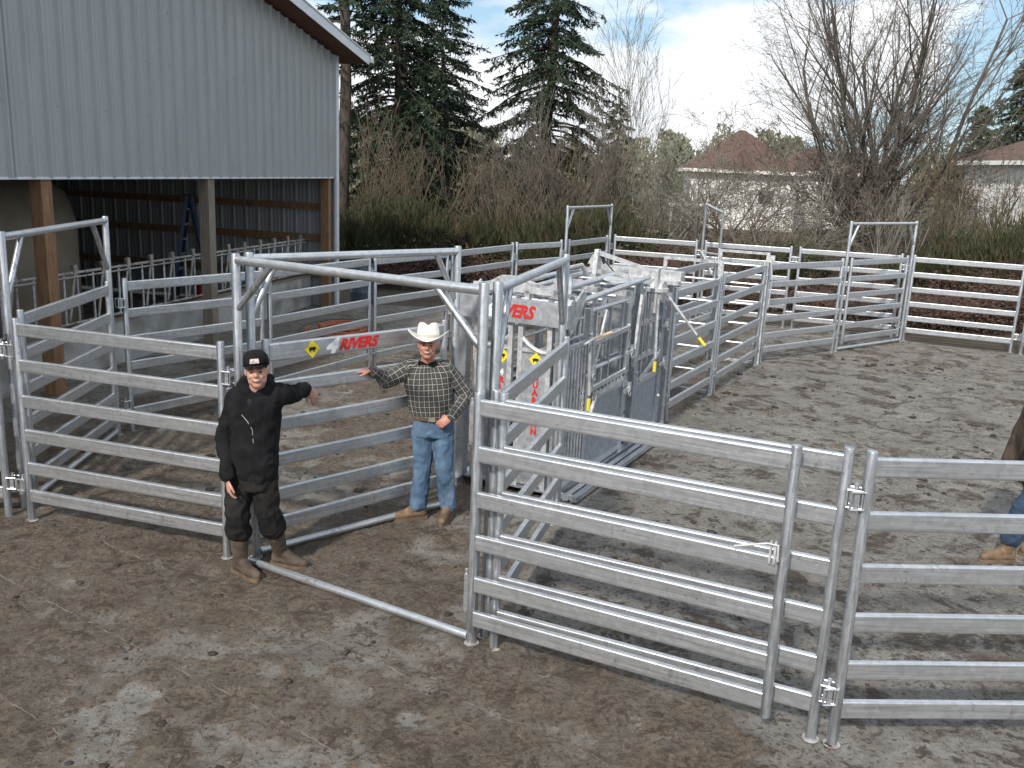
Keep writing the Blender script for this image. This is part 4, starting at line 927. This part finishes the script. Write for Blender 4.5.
# ------------------------------------------------------------------ people
def cap_prim(m, a, b, ra, rb, seg=14):
    a = Vector(a); b = Vector(b); d = (b - a).normalized(); pts = []; rs = []
    for k in (0, .3, .6, .85): pts.append(a - d * ra * math.cos(k * math.pi / 2)); rs.append(max(.001, ra * math.sin(k * math.pi / 2)))
    pts.append(a); rs.append(ra); pts.append(b); rs.append(rb)
    for k in (.85, .6, .3, 0): pts.append(b + d * rb * math.cos(k * math.pi / 2)); rs.append(max(.001, rb * math.sin(k * math.pi / 2)))
    # straight sweep with custom rings
    u = d.orthogonal().normalized(); v = d.cross(u); vs = []
    for p, r in zip(pts, rs):
        for j in range(seg): t = 2 * math.pi * j / seg; vs.append(p + (u * math.cos(t) + v * math.sin(t)) * r)
    n = len(pts); fs = [(i * seg + j, i * seg + (j + 1) % seg, (i + 1) * seg + (j + 1) % seg, (i + 1) * seg + j) for i in range(n - 1) for j in range(seg)]
    fs += [tuple(range(seg))[::-1], tuple(range((n - 1) * seg, n * seg))]; m.add(vs, fs)
def ell(m, c, r, rot=None, seg=18, rings=12):
    c = Vector(c); vs = [];
    for i in range(1, rings):
        a = math.pi * i / rings
        for j in range(seg):
            t = 2 * math.pi * j / seg; p = Vector((r[0] * math.sin(a) * math.cos(t), r[1] * math.sin(a) * math.sin(t), r[2] * math.cos(a)))
            if rot is not None: p = rot @ p
            vs.append(c + p)
    top = Vector((0, 0, r[2])); bot = Vector((0, 0, -r[2]))
    if rot is not None: top = rot @ top; bot = rot @ bot
    n = len(vs); vs += [c + top, c + bot]
    fs = [(i * seg + j, (i + 1) * seg + j, (i + 1) * seg + (j + 1) % seg, i * seg + (j + 1) % seg) for i in range(rings - 2) for j in range(seg)]
    fs += [(n, j, (j + 1) % seg) for j in range(seg)] + [(n + 1, (rings - 2) * seg + (j + 1) % seg, (rings - 2) * seg + j) for j in range(seg)]
    m.add(vs, fs)
def loft(m, rings, seg=24, yaw0=0):
    """rings: (centre, rx, ry, yaw)"""
    vs = []
    for c, rx, ry, yw in rings:
        c = Vector(c)
        for j in range(seg):
            t = 2 * math.pi * j / seg; ct, st = math.cos(t), math.sin(t); k = 2.5
            x = rx * math.copysign(abs(ct) ** (2 / k), ct); y = ry * math.copysign(abs(st) ** (2 / k), st)
            vs.append(c + Vector((x * math.cos(yw) - y * math.sin(yw), x * math.sin(yw) + y * math.cos(yw), 0)))
    n = len(rings); fs = [(i * seg + j, i * seg + (j + 1) % seg, (i + 1) * seg + (j + 1) % seg, (i + 1) * seg + j) for i in range(n - 1) for j in range(seg)]
    fs += [tuple(range(seg))[::-1], tuple(range((n - 1) * seg, n * seg))]; m.add(vs, fs)
def fuse(m, name, mat, parent, voxel=.008, smooth=3, wr=0, wscale=9, wstretch=(1, 1, .45), seed=0, bones=None):
    me = m.mesh(name); bm = bmesh.new(); bm.from_mesh(me); bmesh.ops.recalc_face_normals(bm, faces=bm.faces); bm.to_mesh(me); bm.free()
    o = bpy.data.objects.new('tmp', me); col.objects.link(o)
    md = o.modifiers.new('r', 'REMESH'); md.mode = 'VOXEL'; md.voxel_size = voxel; md.use_smooth_shade = True
    sm = o.modifiers.new('s', 'SMOOTH'); sm.factor = .5; sm.iterations = smooth
    dg = bpy.context.evaluated_depsgraph_get(); out = bpy.data.meshes.new_from_object(o.evaluated_get(dg)); bpy.data.objects.remove(o); out.name = name; out.materials.clear()
    if wr:
        ns = [v.normal.copy() for v in out.vertices]
        for v, nn_ in zip(out.vertices, ns):
            p = v.co; q = Vector((p.x * wstretch[0], p.y * wstretch[1], p.z * wstretch[2])) * wscale + Vector((seed * 7.1, 0, seed))
            k = noise.noise(q) + .5 * noise.noise(q * 2.1); k = (1 - abs(k) * 2.2)
            v.co = p + nn_ * wr * k
    if bones:
        V = np.array([v.co[:] for v in out.vertices]); best = np.full(len(V), 1e9); UV = np.zeros((len(V), 3))
        for a, b, rm, off in bones:
            a = np.array(a); b = np.array(b); d = b - a; L_ = np.linalg.norm(d); d = d / L_
            t = np.clip((V - a) @ d, 0, L_); c = a + t[:, None] * d; dist = np.linalg.norm(V - c, axis=1) - rm
            ref = np.cross(d, [0, 1, 0]); ref /= np.linalg.norm(ref); r2 = np.cross(d, ref)
            w = V - c; an = np.arctan2(w @ r2, w @ ref)
            uv = np.stack([an * rm + off, (V - a) @ d, 0 * an], 1); k = dist < best; best[k] = dist[k]; UV[k] = uv[k]
        at_ = out.attributes.new('cloth', 'FLOAT_VECTOR', 'POINT'); at_.data.foreach_set('vector', UV.astype(np.float32).ravel())
    return link_mesh(name, out, M[mat], parent, True)
def hand(m, wrist, d, palm_n, side, curl=.3, L=.185, spread=.12, thumb=.6):
    """wrist point, pointing direction, palm normal, side (+1/-1: thumb on which side of d x n)"""
    wrist = Vector(wrist); d = Vector(d).normalized(); n = Vector(palm_n); n = (n - d * n.dot(d)).normalized(); s = d.cross(n) * side
    R3 = Matrix((s, n, d)).transposed()
    ell(m, wrist + d * .048, (.042, .017, .055), R3); ell(m, wrist + d * .075, (.043, .015, .03), R3)
    for i, (k, ln) in enumerate(((.031, .072), (.011, .080), (-.010, .075), (-.030, .060))):
        p = wrist + d * .082 + s * k; dd = (d + s * (k * spread * 12)).normalized(); a = 0; cc = curl * (1 + .12 * i)
        for j, (f, r) in enumerate(((.45, .0098), (.31, .0090), (.24, .0082))):
            a += cc * (.7 if j == 0 else 1); e = (dd * math.cos(a) + n * math.sin(a)).normalized(); q = p + e * ln * f; cap_prim(m, p, q, r, r * .93, 8); p = q
    p = wrist + d * .025 + s * .030; e = (d * .75 + s * thumb + n * .25).normalized(); q = p + e * .045; cap_prim(m, p, q, .0125, .011, 8); e2 = (d * .95 + s * .15 + n * .3).normalized(); cap_prim(m, q, q + e2 * .035, .011, .009, 8)

def head_prims(m, c, rot, k=1.0):
    c = Vector(c); T = lambda x, y, z: c + rot @ Vector((x * k, y * k, z * k))
    ell(m, T(0, .012, .025), (.077 * k, .096 * k, .092 * k), rot); ell(m, T(0, -.018, -.03), (.067 * k, .074 * k, .086 * k), rot)
    ell(m, T(0, -.052, -.088), (.034 * k, .030 * k, .026 * k), rot); ell(m, T(0, -.082, .018), (.052 * k, .016 * k, .012 * k), rot)
    for s in (-1, 1):
        ell(m, T(s * .036, -.068, -.026), (.022 * k, .020 * k, .020 * k), rot); ell(m, T(s * .076, .012, -.004), (.009 * k, .018 * k, .028 * k), rot); ell(m, T(s * .036, -.025, -.062), (.026 * k, .045 * k, .032 * k), rot)
    cap_prim(m, T(0, -.086, .012), T(0, -.106, -.022), .010 * k, .0145 * k, 10); ell(m, T(0, -.097, -.028), (.019 * k, .012 * k, .010 * k), rot)
    ell(m, T(0, -.088, -.056), (.026 * k, .012 * k, .012 * k), rot)
    return T
def face_bits(T, rot, e, k=1.0, smile=True, brow='hair'):
    m = MB()
    for s in (-1, 1): ell(m, T(s * .031, -.083, .001), (.0125 * k, .006 * k, .0055 * k), rot, 10, 6)
    m.build('eyes', M['eye_dark'], e, smooth=True)
    m = MB()
    for s in (-1, 1): cap_prim(m, T(s * .016, -.0985, .020), T(s * .046, -.088, .022), .0045 * k, .0035 * k, 6)
    m.build('eyebrows', M[brow], e, smooth=True)
    m = MB(); pts = [T(x, -.0985 + abs(x) * .35, -.060 + (x * x) * 12) for x in (-.03, -.018, -.006, .006, .018, .03)]
    m.tube(pts, [.003 * k, .0052 * k, .006 * k, .006 * k, .0052 * k, .003 * k], 8); mo = m.build('mouth', M['mouth'], e, smooth=True)
    if smile:
        m = MB(); m.tube([T(x, -.1022 + abs(x) * .35, -.0575 + (x * x) * 12) for x in (-.018, -.009, 0, .009, .018)], .0028 * k, 6); m.build('teeth', M['teeth'], mo, smooth=True)
def boot(e, ankle, toe, shaft, mat, zs, rs=.062, ground=.012):
    ankle = Vector(ankle); toe = Vector(toe); d = Vector((toe.x - ankle.x, toe.y - ankle.y, 0)).normalized(); s = Vector((-d.y, d.x, 0)); m = MB()
    heel = Vector((ankle.x, ankle.y, 0)) - d * .045; Lf = .295
    P = lambda a, b, z: heel + d * a + s * b + Vector((0, 0, z))
    cap_prim(m, P(.005, 0, .06), P(.02, 0, .10), .044, .048); cap_prim(m, P(.03, 0, .065), P(.20, 0, .055), .046, .045); cap_prim(m, P(.19, 0, .054), P(.245, .004, .048), .047, .036)
    cap_prim(m, P(.045, 0, .12), P(.15, 0, .075), .050, .038); cap_prim(m, P(.045, 0, .12), shaft, .055, rs)
    b = fuse(m, 'boot', mat, e, .008, 2, .002, 30, seed=ankle.x)
    for v in b.data.vertices: v.co.z = max(v.co.z, ground + .012)
    o = MB(); out = [(-.048, .0), (-.035, .035), (.02, .042), (.10, .034), (.18, .050), (.235, .042), (.278, .012), (.280, -.012), (.24, -.042), (.18, -.048), (.10, -.034), (.02, -.042), (-.035, -.035)]
    n = len(out); o.add([P(a, b_, ground - .010) for a, b_ in out] + [P(a * 1.0, b_ * 1.02, ground + .022) for a, b_ in out], [tuple(range(n))[::-1], tuple(range(n, 2 * n))] + [(i, (i + 1) % n, n + (i + 1) % n, n + i) for i in range(n)])
    o.build('sole', M['sole'], b)
    return b

# ---- man in black (local frame: world offset)
def man_black():
    O = Vector((-1.94, 6.55, 0)); e = empty('person', O, 0, 'man in black cap, black hooded jacket and muddy boots leaning on the gate', 'person')
    W_ = lambda x, y, z: Vector((x + .04 - O.x, y - .17 - O.y, z))
    hr = Matrix.Rotation(R(12), 3, 'Z') @ Matrix.Rotation(R(-5), 3, 'Y') @ Matrix.Rotation(R(-7), 3, 'X')
    hc = W_(-1.925, 6.66, 1.655); shR = W_(-2.12, 6.73, 1.43); shL = W_(-1.80, 6.76, 1.465); elR = W_(-2.205, 6.74, 1.13); wrR = W_(-2.145, 6.585, .865)
    elL = W_(-1.735, 7.01, 1.40); wrL = W_(-1.69, 7.22, 1.405)
    hp_ = W_(-2.01, 6.76, .95); knR = W_(-2.10, 6.66, .54); anR = W_(-2.105, 6.72, .12); knL = W_(-1.89, 6.74, .54); anL = W_(-1.835, 6.90, .12)
    b = MB(); T = head_prims(b, hc, hr, 1.07); cap_prim(b, W_(-1.955, 6.73, 1.44), hc + Vector((0, .02, -.06)), .058, .056)
    loft(b, [(W_(-1.99, 6.75, 1.46), .10, .07, 0), (W_(-1.98, 6.75, 1.38), .17, .10, 0), (W_(-1.98, 6.74, 1.2), .15, .10, 0), (W_(-2.0, 6.75, 1.0), .15, .10, 0), (W_(-2.01, 6.76, .88), .15, .10, 0)])
    for a, c, r1, r2 in ((shR, elR, .05, .042), (elR, wrR, .042, .03), (shL, elL, .05, .042), (elL, wrL, .042, .03), (hp_ + Vector((-.08, 0, -.05)), knR, .08, .058), (knR, anR, .055, .04), (hp_ + Vector((.08, 0, -.05)), knL, .08, .058), (knL, anL, .055, .04)): cap_prim(b, a, c, r1, r2)
    hand(b, wrR + Vector((.01, -.015, -.035)), (.12, -.12, -1), (.85, .5, 0), 1, .38)
    hand(b, wrL + Vector((.02, .02, -.015)), (.38, .25, -.88), (-.6, .7, 0), -1, .25)
    fuse(b, 'body', 'skin', e, .0062, 2)
    face_bits(T, hr, e, 1.07)
    # hair band below the cap
    m = MB(); ell(m, T(0, .03, .0), (.080, .085, .075), hr); hb = m.build('hair', M['hair'], e, smooth=True)
    # hoodie
    j = MB()
    loft(j, [(W_(-1.965, 6.74, 1.50), .085, .075, 0), (W_(-1.97, 6.745, 1.455), .165, .105, .05), (W_(-1.975, 6.745, 1.38), .205, .128, .05), (W_(-1.97, 6.74, 1.22), .178, .135, .05), (W_(-1.975, 6.735, 1.05), .165, .132, .05), (W_(-1.975, 6.74, .92), .163, .132, .05), (W_(-1.985, 6.745, .82), .166, .130, .05), (W_(-1.985, 6.745, .79), .152, .118, .05)])
    cap_prim(j, shR + Vector((.03, 0, 0)), elR, .082, .066); cap_prim(j, elR, wrR, .064, .046); cap_prim(j, shL + Vector((-.03, 0, -.01)), elL, .080, .066); cap_prim(j, elL, wrL, .066, .050)
    ell(j, shL + Vector((.0, .0, -.01)), (.088, .085, .085))
    # hood rolled round the neck
    hb_ = [W_(-1.955 + .105 * math.sin(a), 6.75 - .085 * math.cos(a) * (1 if abs(a) < 1.2 else 1.35), 1.485 + .035 * (1 - math.cos(a))) for a in [(-2.9 + i * .484) for i in range(13)]]
    for i in range(12):
        if 4 < i < 7: continue
        ra = .030 + .016 * abs(i - 5.5) / 6; cap_prim(j, hb_[i], hb_[i + 1], ra, ra)
    hd = fuse(j, 'hooded_jacket', 'black_cloth', e, .008, 2, .014, 7, (1, 1, .8), seed=1)
    m = MB(); m.tube([W_(-2.06, 6.628, 1.37), W_(-2.03, 6.612, 1.33), W_(-1.985, 6.602, 1.28), W_(-1.95, 6.598, 1.22), W_(-1.945, 6.597, 1.12)], .003, 6)
    m.build('drawcord', M['zip'], hd)
    m = MB(); ell(m, W_(-1.955, 6.668, 1.405), (.062, .045, .085)); m.build('tshirt', M['navy'], e, smooth=True)
    # trousers
    p = MB(); loft(p, [(W_(-2.01, 6.75, .90), .165, .115, 0), (W_(-2.01, 6.75, .82), .182, .125, 0), (W_(-2.01, 6.75, .72), .180, .125, 0)])
    for sx, kn, an in ((-.088, knR, anR), (.088, knL, anL)):
        cap_prim(p, hp_ + Vector((sx, 0, -.13)), kn, .106, .090); cap_prim(p, kn, an.lerp(kn, .60), .090, .096)
    fuse(p, 'trousers', 'black_pants', e, .008, 3, .011, 9, (1, 1, .9), seed=3)
    boot(e, anR, anR + Vector((.75, -.6, 0)), anR.lerp(knR, .60), 'boot_mud', 0, .076)
    boot(e, anL, anL + Vector((.95, -.26, 0)), anL.lerp(knL, .60), 'boot_mud', 0, .076)
    # cap
    m = MB(); K = hr; seg = 22; prof = [(1.0, -.005), (1.0, .03), (.93, .062), (.72, .088), (.4, .102), (.05, .106)]
    vs = [T((.087 if False else .0885) * r_ * math.cos(2 * math.pi * q / seg), .012 + .106 * r_ * math.sin(2 * math.pi * q / seg), .043 + z) for r_, z in prof for q in range(seg)]
    m.add(vs, [(i * seg + q, i * seg + (q + 1) % seg, (i + 1) * seg + (q + 1) % seg, (i + 1) * seg + q) for i in range(len(prof) - 1) for q in range(seg)] + [tuple(range((len(prof) - 1) * seg, len(prof) * seg)), tuple(range(seg))[::-1]])
    cp = m.build('cap', M['black_cloth'], e, smooth=True)
    m = MB(); vs = []; nb_ = 10
    for dz in (0, -.005):
        for i in range(nb_ + 1):
            a = math.pi * (1 + i / nb_); x = math.cos(a); y = math.sin(a)
            vs.append(T(.078 * x, .0 + .085 * y, .046 + dz)); vs.append(T(.074 * x, -.015 + .150 * y, .048 - .020 * x * x + dz))
    fs = []; h_ = (nb_ + 1) * 2
    for i in range(nb_): fs += [(2 * i, 2 * i + 1, 2 * i + 3, 2 * i + 2), (h_ + 2 * i + 2, h_ + 2 * i + 3, h_ + 2 * i + 1, h_ + 2 * i), (2 * i + 1, h_ + 2 * i + 1, h_ + 2 * i + 3, 2 * i + 3)]
    m.add(vs, fs); m.build('brim', M['black_cloth'], cp)
    m = MB(); m.prism([(-.034, -.018), (.034, -.018), (.030, .018), (-.030, .018)], T(0, -.0975, .078), hr @ Vector((1, 0, 0)), hr @ Vector((0, .38, .92)), -.004); pt = m.build('patch', M['patch'], cp)
    return e
man_black()

def man_plaid():
    O = Vector((-.74, 7.9, 0)); e = empty('person', O, 0, 'man in white cowboy hat, plaid shirt and blue jeans with a hand on the gate', 'person')
    W_ = lambda x, y, z: Vector((x - O.x, y - .02 - O.y, z))
    hr = Matrix.Rotation(R(2), 3, 'Z') @ Matrix.Rotation(R(-7), 3, 'X')
    hc = W_(-.755, 7.83, 1.645); shR = W_(-.935, 7.90, 1.42); shL = W_(-.565, 7.92, 1.42); elR = W_(-1.11, 7.78, 1.32); wrR = W_(-1.20, 7.66, 1.43)
    elL = W_(-.405, 7.98, 1.165); wrL = W_(-.515, 7.78, 1.03)
    hp_ = W_(-.70, 7.93, .96); knR = W_(-.785, 7.90, .52); anR = W_(-.815, 7.86, .12); knL = W_(-.585, 7.84, .52); anL = W_(-.545, 7.90, .12)
    b = MB(); T = head_prims(b, hc, hr, 1.07); cap_prim(b, W_(-.755, 7.90, 1.43), hc + Vector((0, .02, -.06)), .062, .060)
    loft(b, [(W_(-.75, 7.92, 1.46), .10, .07, 0), (W_(-.75, 7.92, 1.38), .17, .10, 0), (W_(-.74, 7.91, 1.2), .15, .11, 0), (W_(-.72, 7.91, 1.0), .15, .11, 0), (W_(-.70, 7.93, .9), .15, .10, 0)])
    for a, c, r1, r2 in ((shR, elR, .05, .042), (elR, wrR, .042, .03), (shL, elL, .05, .042), (elL, wrL, .042, .03), (hp_ + Vector((-.08, 0, -.05)), knR, .08, .058), (knR, anR, .055, .04), (hp_ + Vector((.08, 0, -.05)), knL, .08, .058), (knL, anL, .055, .04)): cap_prim(b, a, c, r1, r2)
    hand(b, wrR + Vector((-.02, -.02, .005)), (-.95, -.10, -.02), (0, .15, -1), 1, .13)
    hand(b, wrL + Vector((-.02, -.01, -.015)), (-.80, -.15, -.62), (.2, .9, -.2), -1, .35)
    fuse(b, 'body', 'skin_red', e, .0062, 2)
    face_bits(T, hr, e, 1.07)
    m = MB(); ell(m, T(0, .028, .0), (.081, .085, .072), hr); m.build('hair', M['hair'], e, smooth=True)
    j = MB()
    loft(j, [(W_(-.755, 7.90, 1.49), .078, .072, 0), (W_(-.755, 7.91, 1.455), .150, .098, 0), (W_(-.75, 7.915, 1.39), .215, .125, 0), (W_(-.745, 7.91, 1.25), .212, .140, 0), (W_(-.73, 7.90, 1.10), .198, .145, 0), (W_(-.715, 7.905, 1.03), .186, .138, 0), (W_(-.71, 7.91, .985), .176, .128, 0)])
    cap_prim(j, shR + Vector((.03, 0, 0)), elR, .080, .064); cap_prim(j, elR, wrR, .064, .044); cap_prim(j, shL + Vector((-.03, 0, 0)), elL, .080, .064); cap_prim(j, elL, wrL, .064, .044)
    fuse(j, 'plaid_shirt', 'plaid', e, .008, 2, .011, 7, seed=5, bones=[(W_(-.70, 7.91, .8), W_(-.755, 7.91, 1.5), .19, .0), (shR, elR, .07, .01), (elR, wrR, .055, .0), (shL, elL, .07, .0), (elL, wrL, .055, .01)])
    m = MB()
    for s in (-1, 1): m.prism([(0, 0), (s * .075, .035), (s * .085, -.005), (s * .03, -.055)], W_(-.755, 7.815, 1.475), (1, 0, 0), (0, -.2, 1), -.008)
    m.build('collar', M['black_cloth'], e)
    p = MB(); loft(p, [(W_(-.70, 7.92, 1.00), .170, .120, 0), (W_(-.70, 7.925, .90), .182, .128, 0), (W_(-.70, 7.93, .80), .180, .128, 0)])
    for sx, kn, an in ((-.09, knR, anR), (.09, knL, anL)):
        cap_prim(p, hp_ + Vector((sx, 0, -.13)), kn, .100, .082); cap_prim(p, kn, an + Vector((0, 0, .02)), .080, .074)
    fuse(p, 'jeans', 'denim', e, .008, 3, .011, 8, (1, 1, .9), seed=8)
    m = MB(); seg = 28; vs = [W_(-.703 + .188 * math.copysign(abs(math.cos(a)) ** .8, math.cos(a)), 7.915 + .141 * math.copysign(abs(math.sin(a)) ** .8, math.sin(a)), z) for z in (.965, 1.005) for a in [2 * math.pi * q / seg for q in range(seg)]]
    m.add(vs, [(q, (q + 1) % seg, seg + (q + 1) % seg, seg + q) for q in range(seg)]); bl = m.build('belt', M['leather'], e)
    MB().box(W_(-.70, 7.772, .985), (.06, .012, .045)).build('buckle', M['buckle'], bl)
    boot(e, anR, anR + Vector((-.75, -.30, 0)), anR + Vector((0, 0, .10)), 'boot_tan', 0, .055)
    boot(e, anL, anL + Vector((-.18, -.9, 0)), anL + Vector((0, 0, .10)), 'boot_tan', 0, .055)
    # cowboy hat
    h = MB(); seg = 40; vs = []; ringsN = 6
    for side in (1, -1):
        for i in range(ringsN):
            f = i / (ringsN - 1)
            for q in range(seg):
                a = 2 * math.pi * q / seg; rx = .090 + .078 * f; ry = .106 + .085 * f; lift = .062 * (abs(math.cos(a)) ** 1.6) * f ** 1.5 - .022 * (abs(math.sin(a)) ** 2) * f
                vs.append(T(rx * math.cos(a), .01 + ry * math.sin(a), .062 + lift + side * .003))
    fs = [(i * seg + q, (i + 1) * seg + q, (i + 1) * seg + (q + 1) % seg, i * seg + (q + 1) % seg) for i in range(ringsN - 1) for q in range(seg)]
    o2 = ringsN * seg; fs += [(o2 + i * seg + q, o2 + i * seg + (q + 1) % seg, o2 + (i + 1) * seg + (q + 1) % seg, o2 + (i + 1) * seg + q) for i in range(ringsN - 1) for q in range(seg)]
    fs += [((ringsN - 1) * seg + q, o2 + (ringsN - 1) * seg + q, o2 + (ringsN - 1) * seg + (q + 1) % seg, (ringsN - 1) * seg + (q + 1) % seg) for q in range(seg)]
    h.add(vs, fs)
    pr = [(1.0, .045), (.99, .08), (.95, .115), (.88, .142), (.74, .158), (.5, .158), (.25, .150), (.03, .146)]; vs = []
    for r_, z in pr:
        for q in range(seg):
            a = 2 * math.pi * q / seg; c_, s_ = math.cos(a), math.sin(a); front = max(0, -s_)
            pinch = 1 - .22 * (front ** 2) * (z - .045) / .11 * abs(c_) * 1.4
            dent = -.022 * math.exp(-((r_ * c_) / .28) ** 2) * (1 if z > .13 else 0) * (1 - .2 * abs(s_))
            vs.append(T(.093 * r_ * c_ * pinch, .01 + .109 * r_ * s_, z + .017 + dent + .010 * abs(c_) * (1 if z > .12 else 0) + .008 * front * (1 if z > .1 else 0)))
    n = len(pr); h.add(vs, [(i * seg + q, i * seg + (q + 1) % seg, (i + 1) * seg + (q + 1) % seg, (i + 1) * seg + q) for i in range(n - 1) for q in range(seg)] + [tuple(range((n - 1) * seg, n * seg))])
    hat = h.build('hat', M['felt'], e, smooth=True)
    m = MB(); vs = [T((.0955 - .001 * k) * math.cos(a), .01 + .1115 * math.sin(a), z) for k, z in ((0, .069), (1, .089)) for a in [2 * math.pi * q / seg for q in range(seg)]]
    m.add(vs, [(q, (q + 1) % seg, seg + (q + 1) % seg, seg + q) for q in range(seg)]); m.build('hat_band', M['felt_band'], hat, smooth=True)
    return e
man_plaid()

def man_edge():
    O = Vector((4.56, 7.48, 0)); e = empty('person', O, 0, 'person in a brown jacket and jeans, mostly cut by the right edge of the photo', 'person')
    W_ = lambda x, y, z: Vector((x - O.x, y - O.y, z))
    hr = Matrix.Rotation(R(-80), 3, 'Z') @ Matrix.Rotation(R(12), 3, 'X')
    hc = W_(4.50, 7.48, 1.62); shA = W_(4.555, 7.30, 1.37); shB = W_(4.56, 7.66, 1.37); elA = W_(4.36, 7.24, 1.12); wrA = W_(4.52, 7.20, .93); elB = W_(4.50, 7.70, 1.08); wrB = W_(4.38, 7.62, .88)
    hp_ = W_(4.62, 7.48, .92); knA = W_(4.46, 7.40, .52); anA = W_(4.41, 7.44, .12); knB = W_(4.66, 7.56, .50); anB = W_(4.86, 7.58, .12)
    b = MB(); T = head_prims(b, hc, hr); cap_prim(b, W_(4.56, 7.48, 1.40), hc + Vector((.01, 0, -.06)), .06, .058)
    loft(b, [(W_(4.57, 7.48, 1.42), .07, .10, 0), (W_(4.57, 7.48, 1.34), .10, .17, 0), (W_(4.58, 7.48, 1.15), .11, .15, 0), (W_(4.61, 7.48, .95), .11, .15, 0), (hp_ + Vector((0, 0, -.06)), .10, .15, 0)])
    for a, c, r1, r2 in ((shA, elA, .05, .042), (elA, wrA, .042, .03), (shB, elB, .05, .042), (elB, wrB, .042, .03), (hp_ + Vector((0, -.08, -.05)), knA, .08, .058), (knA, anA, .055, .04), (hp_ + Vector((0, .08, -.05)), knB, .08, .058), (knB, anB, .055, .04)): cap_prim(b, a, c, r1, r2)
    hand(b, wrA + Vector((.02, 0, -.02)), (.7, .1, -.7), (0, 1, 0), 1, .4); hand(b, wrB + Vector((-.01, -.01, -.03)), (-.4, -.1, -.9), (.5, -.8, 0), 1, .4)
    fuse(b, 'body', 'skin', e, .0065, 2); face_bits(T, hr, e, smile=False)
    m = MB(); ell(m, T(0, .026, .03), (.083, .092, .085), hr); m.build('hair', M['hair'], e, smooth=True)
    j = MB(); loft(j, [(W_(4.56, 7.48, 1.46), .075, .08, 0), (W_(4.565, 7.48, 1.41), .11, .15, 0), (W_(4.57, 7.48, 1.33), .145, .215, 0), (W_(4.56, 7.48, 1.12), .165, .21, 0), (W_(4.57, 7.48, .92), .165, .20, 0), (W_(4.60, 7.48, .74), .160, .19, 0), (W_(4.60, 7.48, .72), .145, .18, 0)])
    for a, c in ((shA, elA), (shB, elB)): cap_prim(j, a, c, .082, .07)
    for a, c in ((elA, wrA), (elB, wrB)): cap_prim(j, a, c, .07, .052)
    fuse(j, 'jacket', 'jacket_brown', e, .009, 3, .009, 8, seed=11)
    p = MB(); loft(p, [(hp_ + Vector((0, 0, .02)), .12, .17, 0), (hp_ + Vector((0, 0, -.1)), .125, .18, 0), (hp_ + Vector((0, 0, -.2)), .12, .175, 0)])
    for sy, kn, an in ((-.085, knA, anA), (.085, knB, anB)): cap_prim(p, hp_ + Vector((0, sy, -.12)), kn, .10, .086); cap_prim(p, kn, an.lerp(kn, .28), .084, .082)
    fuse(p, 'jeans', 'denim_dark', e, .009, 3, .008, 9, (1, 1, .9), seed=12)
    boot(e, anA, anA + Vector((-.9, -.05, 0)), anA + Vector((.01, 0, .16)), 'boot_tan', 0, .060); boot(e, anB, anB + Vector((-.9, .2, 0)), anB + Vector((0, 0, .16)), 'boot_tan', 0, .060)
man_edge()

# ------------------------------------------------------------------ light and sky
SUN_AZ = Vector((-.42, -.907)).normalized(); SUN_EL = R(39)
sd = bpy.data.lights.new('sun', 'SUN'); so = bpy.data.objects.new('sun', sd); col.objects.link(so)
sd.energy = 3.5; sd.angle = R(3.5); sd.color = (1, .93, .84)
sv = Vector((SUN_AZ.x * math.cos(SUN_EL), SUN_AZ.y * math.cos(SUN_EL), math.sin(SUN_EL)))
so.rotation_euler = sv.to_track_quat('Z', 'Y').to_euler(); so.location = (-6, -6, 12)
w = bpy.data.worlds.new('World'); scene.world = w; w.use_nodes = True; nt = w.node_tree; L = nt.links.new; bg = nt.nodes['Background']
sky = nt.nodes.new('ShaderNodeTexSky'); sky.sky_type = 'NISHITA'; sky.sun_disc = False; sky.sun_elevation = SUN_EL; sky.sun_rotation = math.atan2(SUN_AZ.x, SUN_AZ.y); sky.air_density = 1.0; sky.dust_density = .6
tc = nt.nodes.new('ShaderNodeTexCoord'); mp = nt.nodes.new('ShaderNodeMapping'); mp.inputs['Scale'].default_value = (1, 1, 2.6); mp.inputs['Location'].default_value = (.62, .1, .05); L(tc.outputs['Generated'], mp.inputs[0])
n1 = nt.nodes.new('ShaderNodeTexNoise'); n1.inputs['Scale'].default_value = 2.6; n1.inputs['Detail'].default_value = 9; n1.inputs['Roughness'].default_value = .55; L(mp.outputs[0], n1.inputs[0])
cr = nt.nodes.new('ShaderNodeValToRGB'); cr.color_ramp.elements[0].position = .44; cr.color_ramp.elements[1].position = .52; L(n1.outputs[0], cr.inputs[0])
n2 = nt.nodes.new('ShaderNodeTexNoise'); n2.inputs['Scale'].default_value = 4.5; n2.inputs['Detail'].default_value = 6; L(mp.outputs[0], n2.inputs[0])
c2 = nt.nodes.new('ShaderNodeValToRGB'); c2.color_ramp.elements[0].position = .3; c2.color_ramp.elements[1].position = .7; c2.color_ramp.elements[0].color = (7.6, 8.2, 8.9, 1); c2.color_ramp.elements[1].color = (11.5, 11.6, 11.7, 1); L(n2.outputs[0], c2.inputs[0])
mx = nt.nodes.new('ShaderNodeMix'); mx.data_type = 'RGBA'; L(cr.outputs[0], mx.inputs[0])
pc = nt.nodes.new('ShaderNodeMix'); pc.data_type = 'RGBA'; pc.inputs[0].default_value = .55; L(sky.outputs[0], pc.inputs[6]); pc.inputs[7].default_value = (4.4, 6.9, 9.0, 1); L(pc.outputs[2], mx.inputs[6]); L(c2.outputs[0], mx.inputs[7])
L(mx.outputs[2], bg.inputs['Color']); bg.inputs['Strength'].default_value = .10
vs_ = scene.view_settings; vs_.view_transform = 'Standard'; vs_.look = 'None'; vs_.gamma = 1; vs_.use_curve_mapping = False; vs_.exposure = 0.22
scene.cycles.max_bounces = 6; scene.cycles.diffuse_bounces = 3; scene.cycles.glossy_bounces = 3
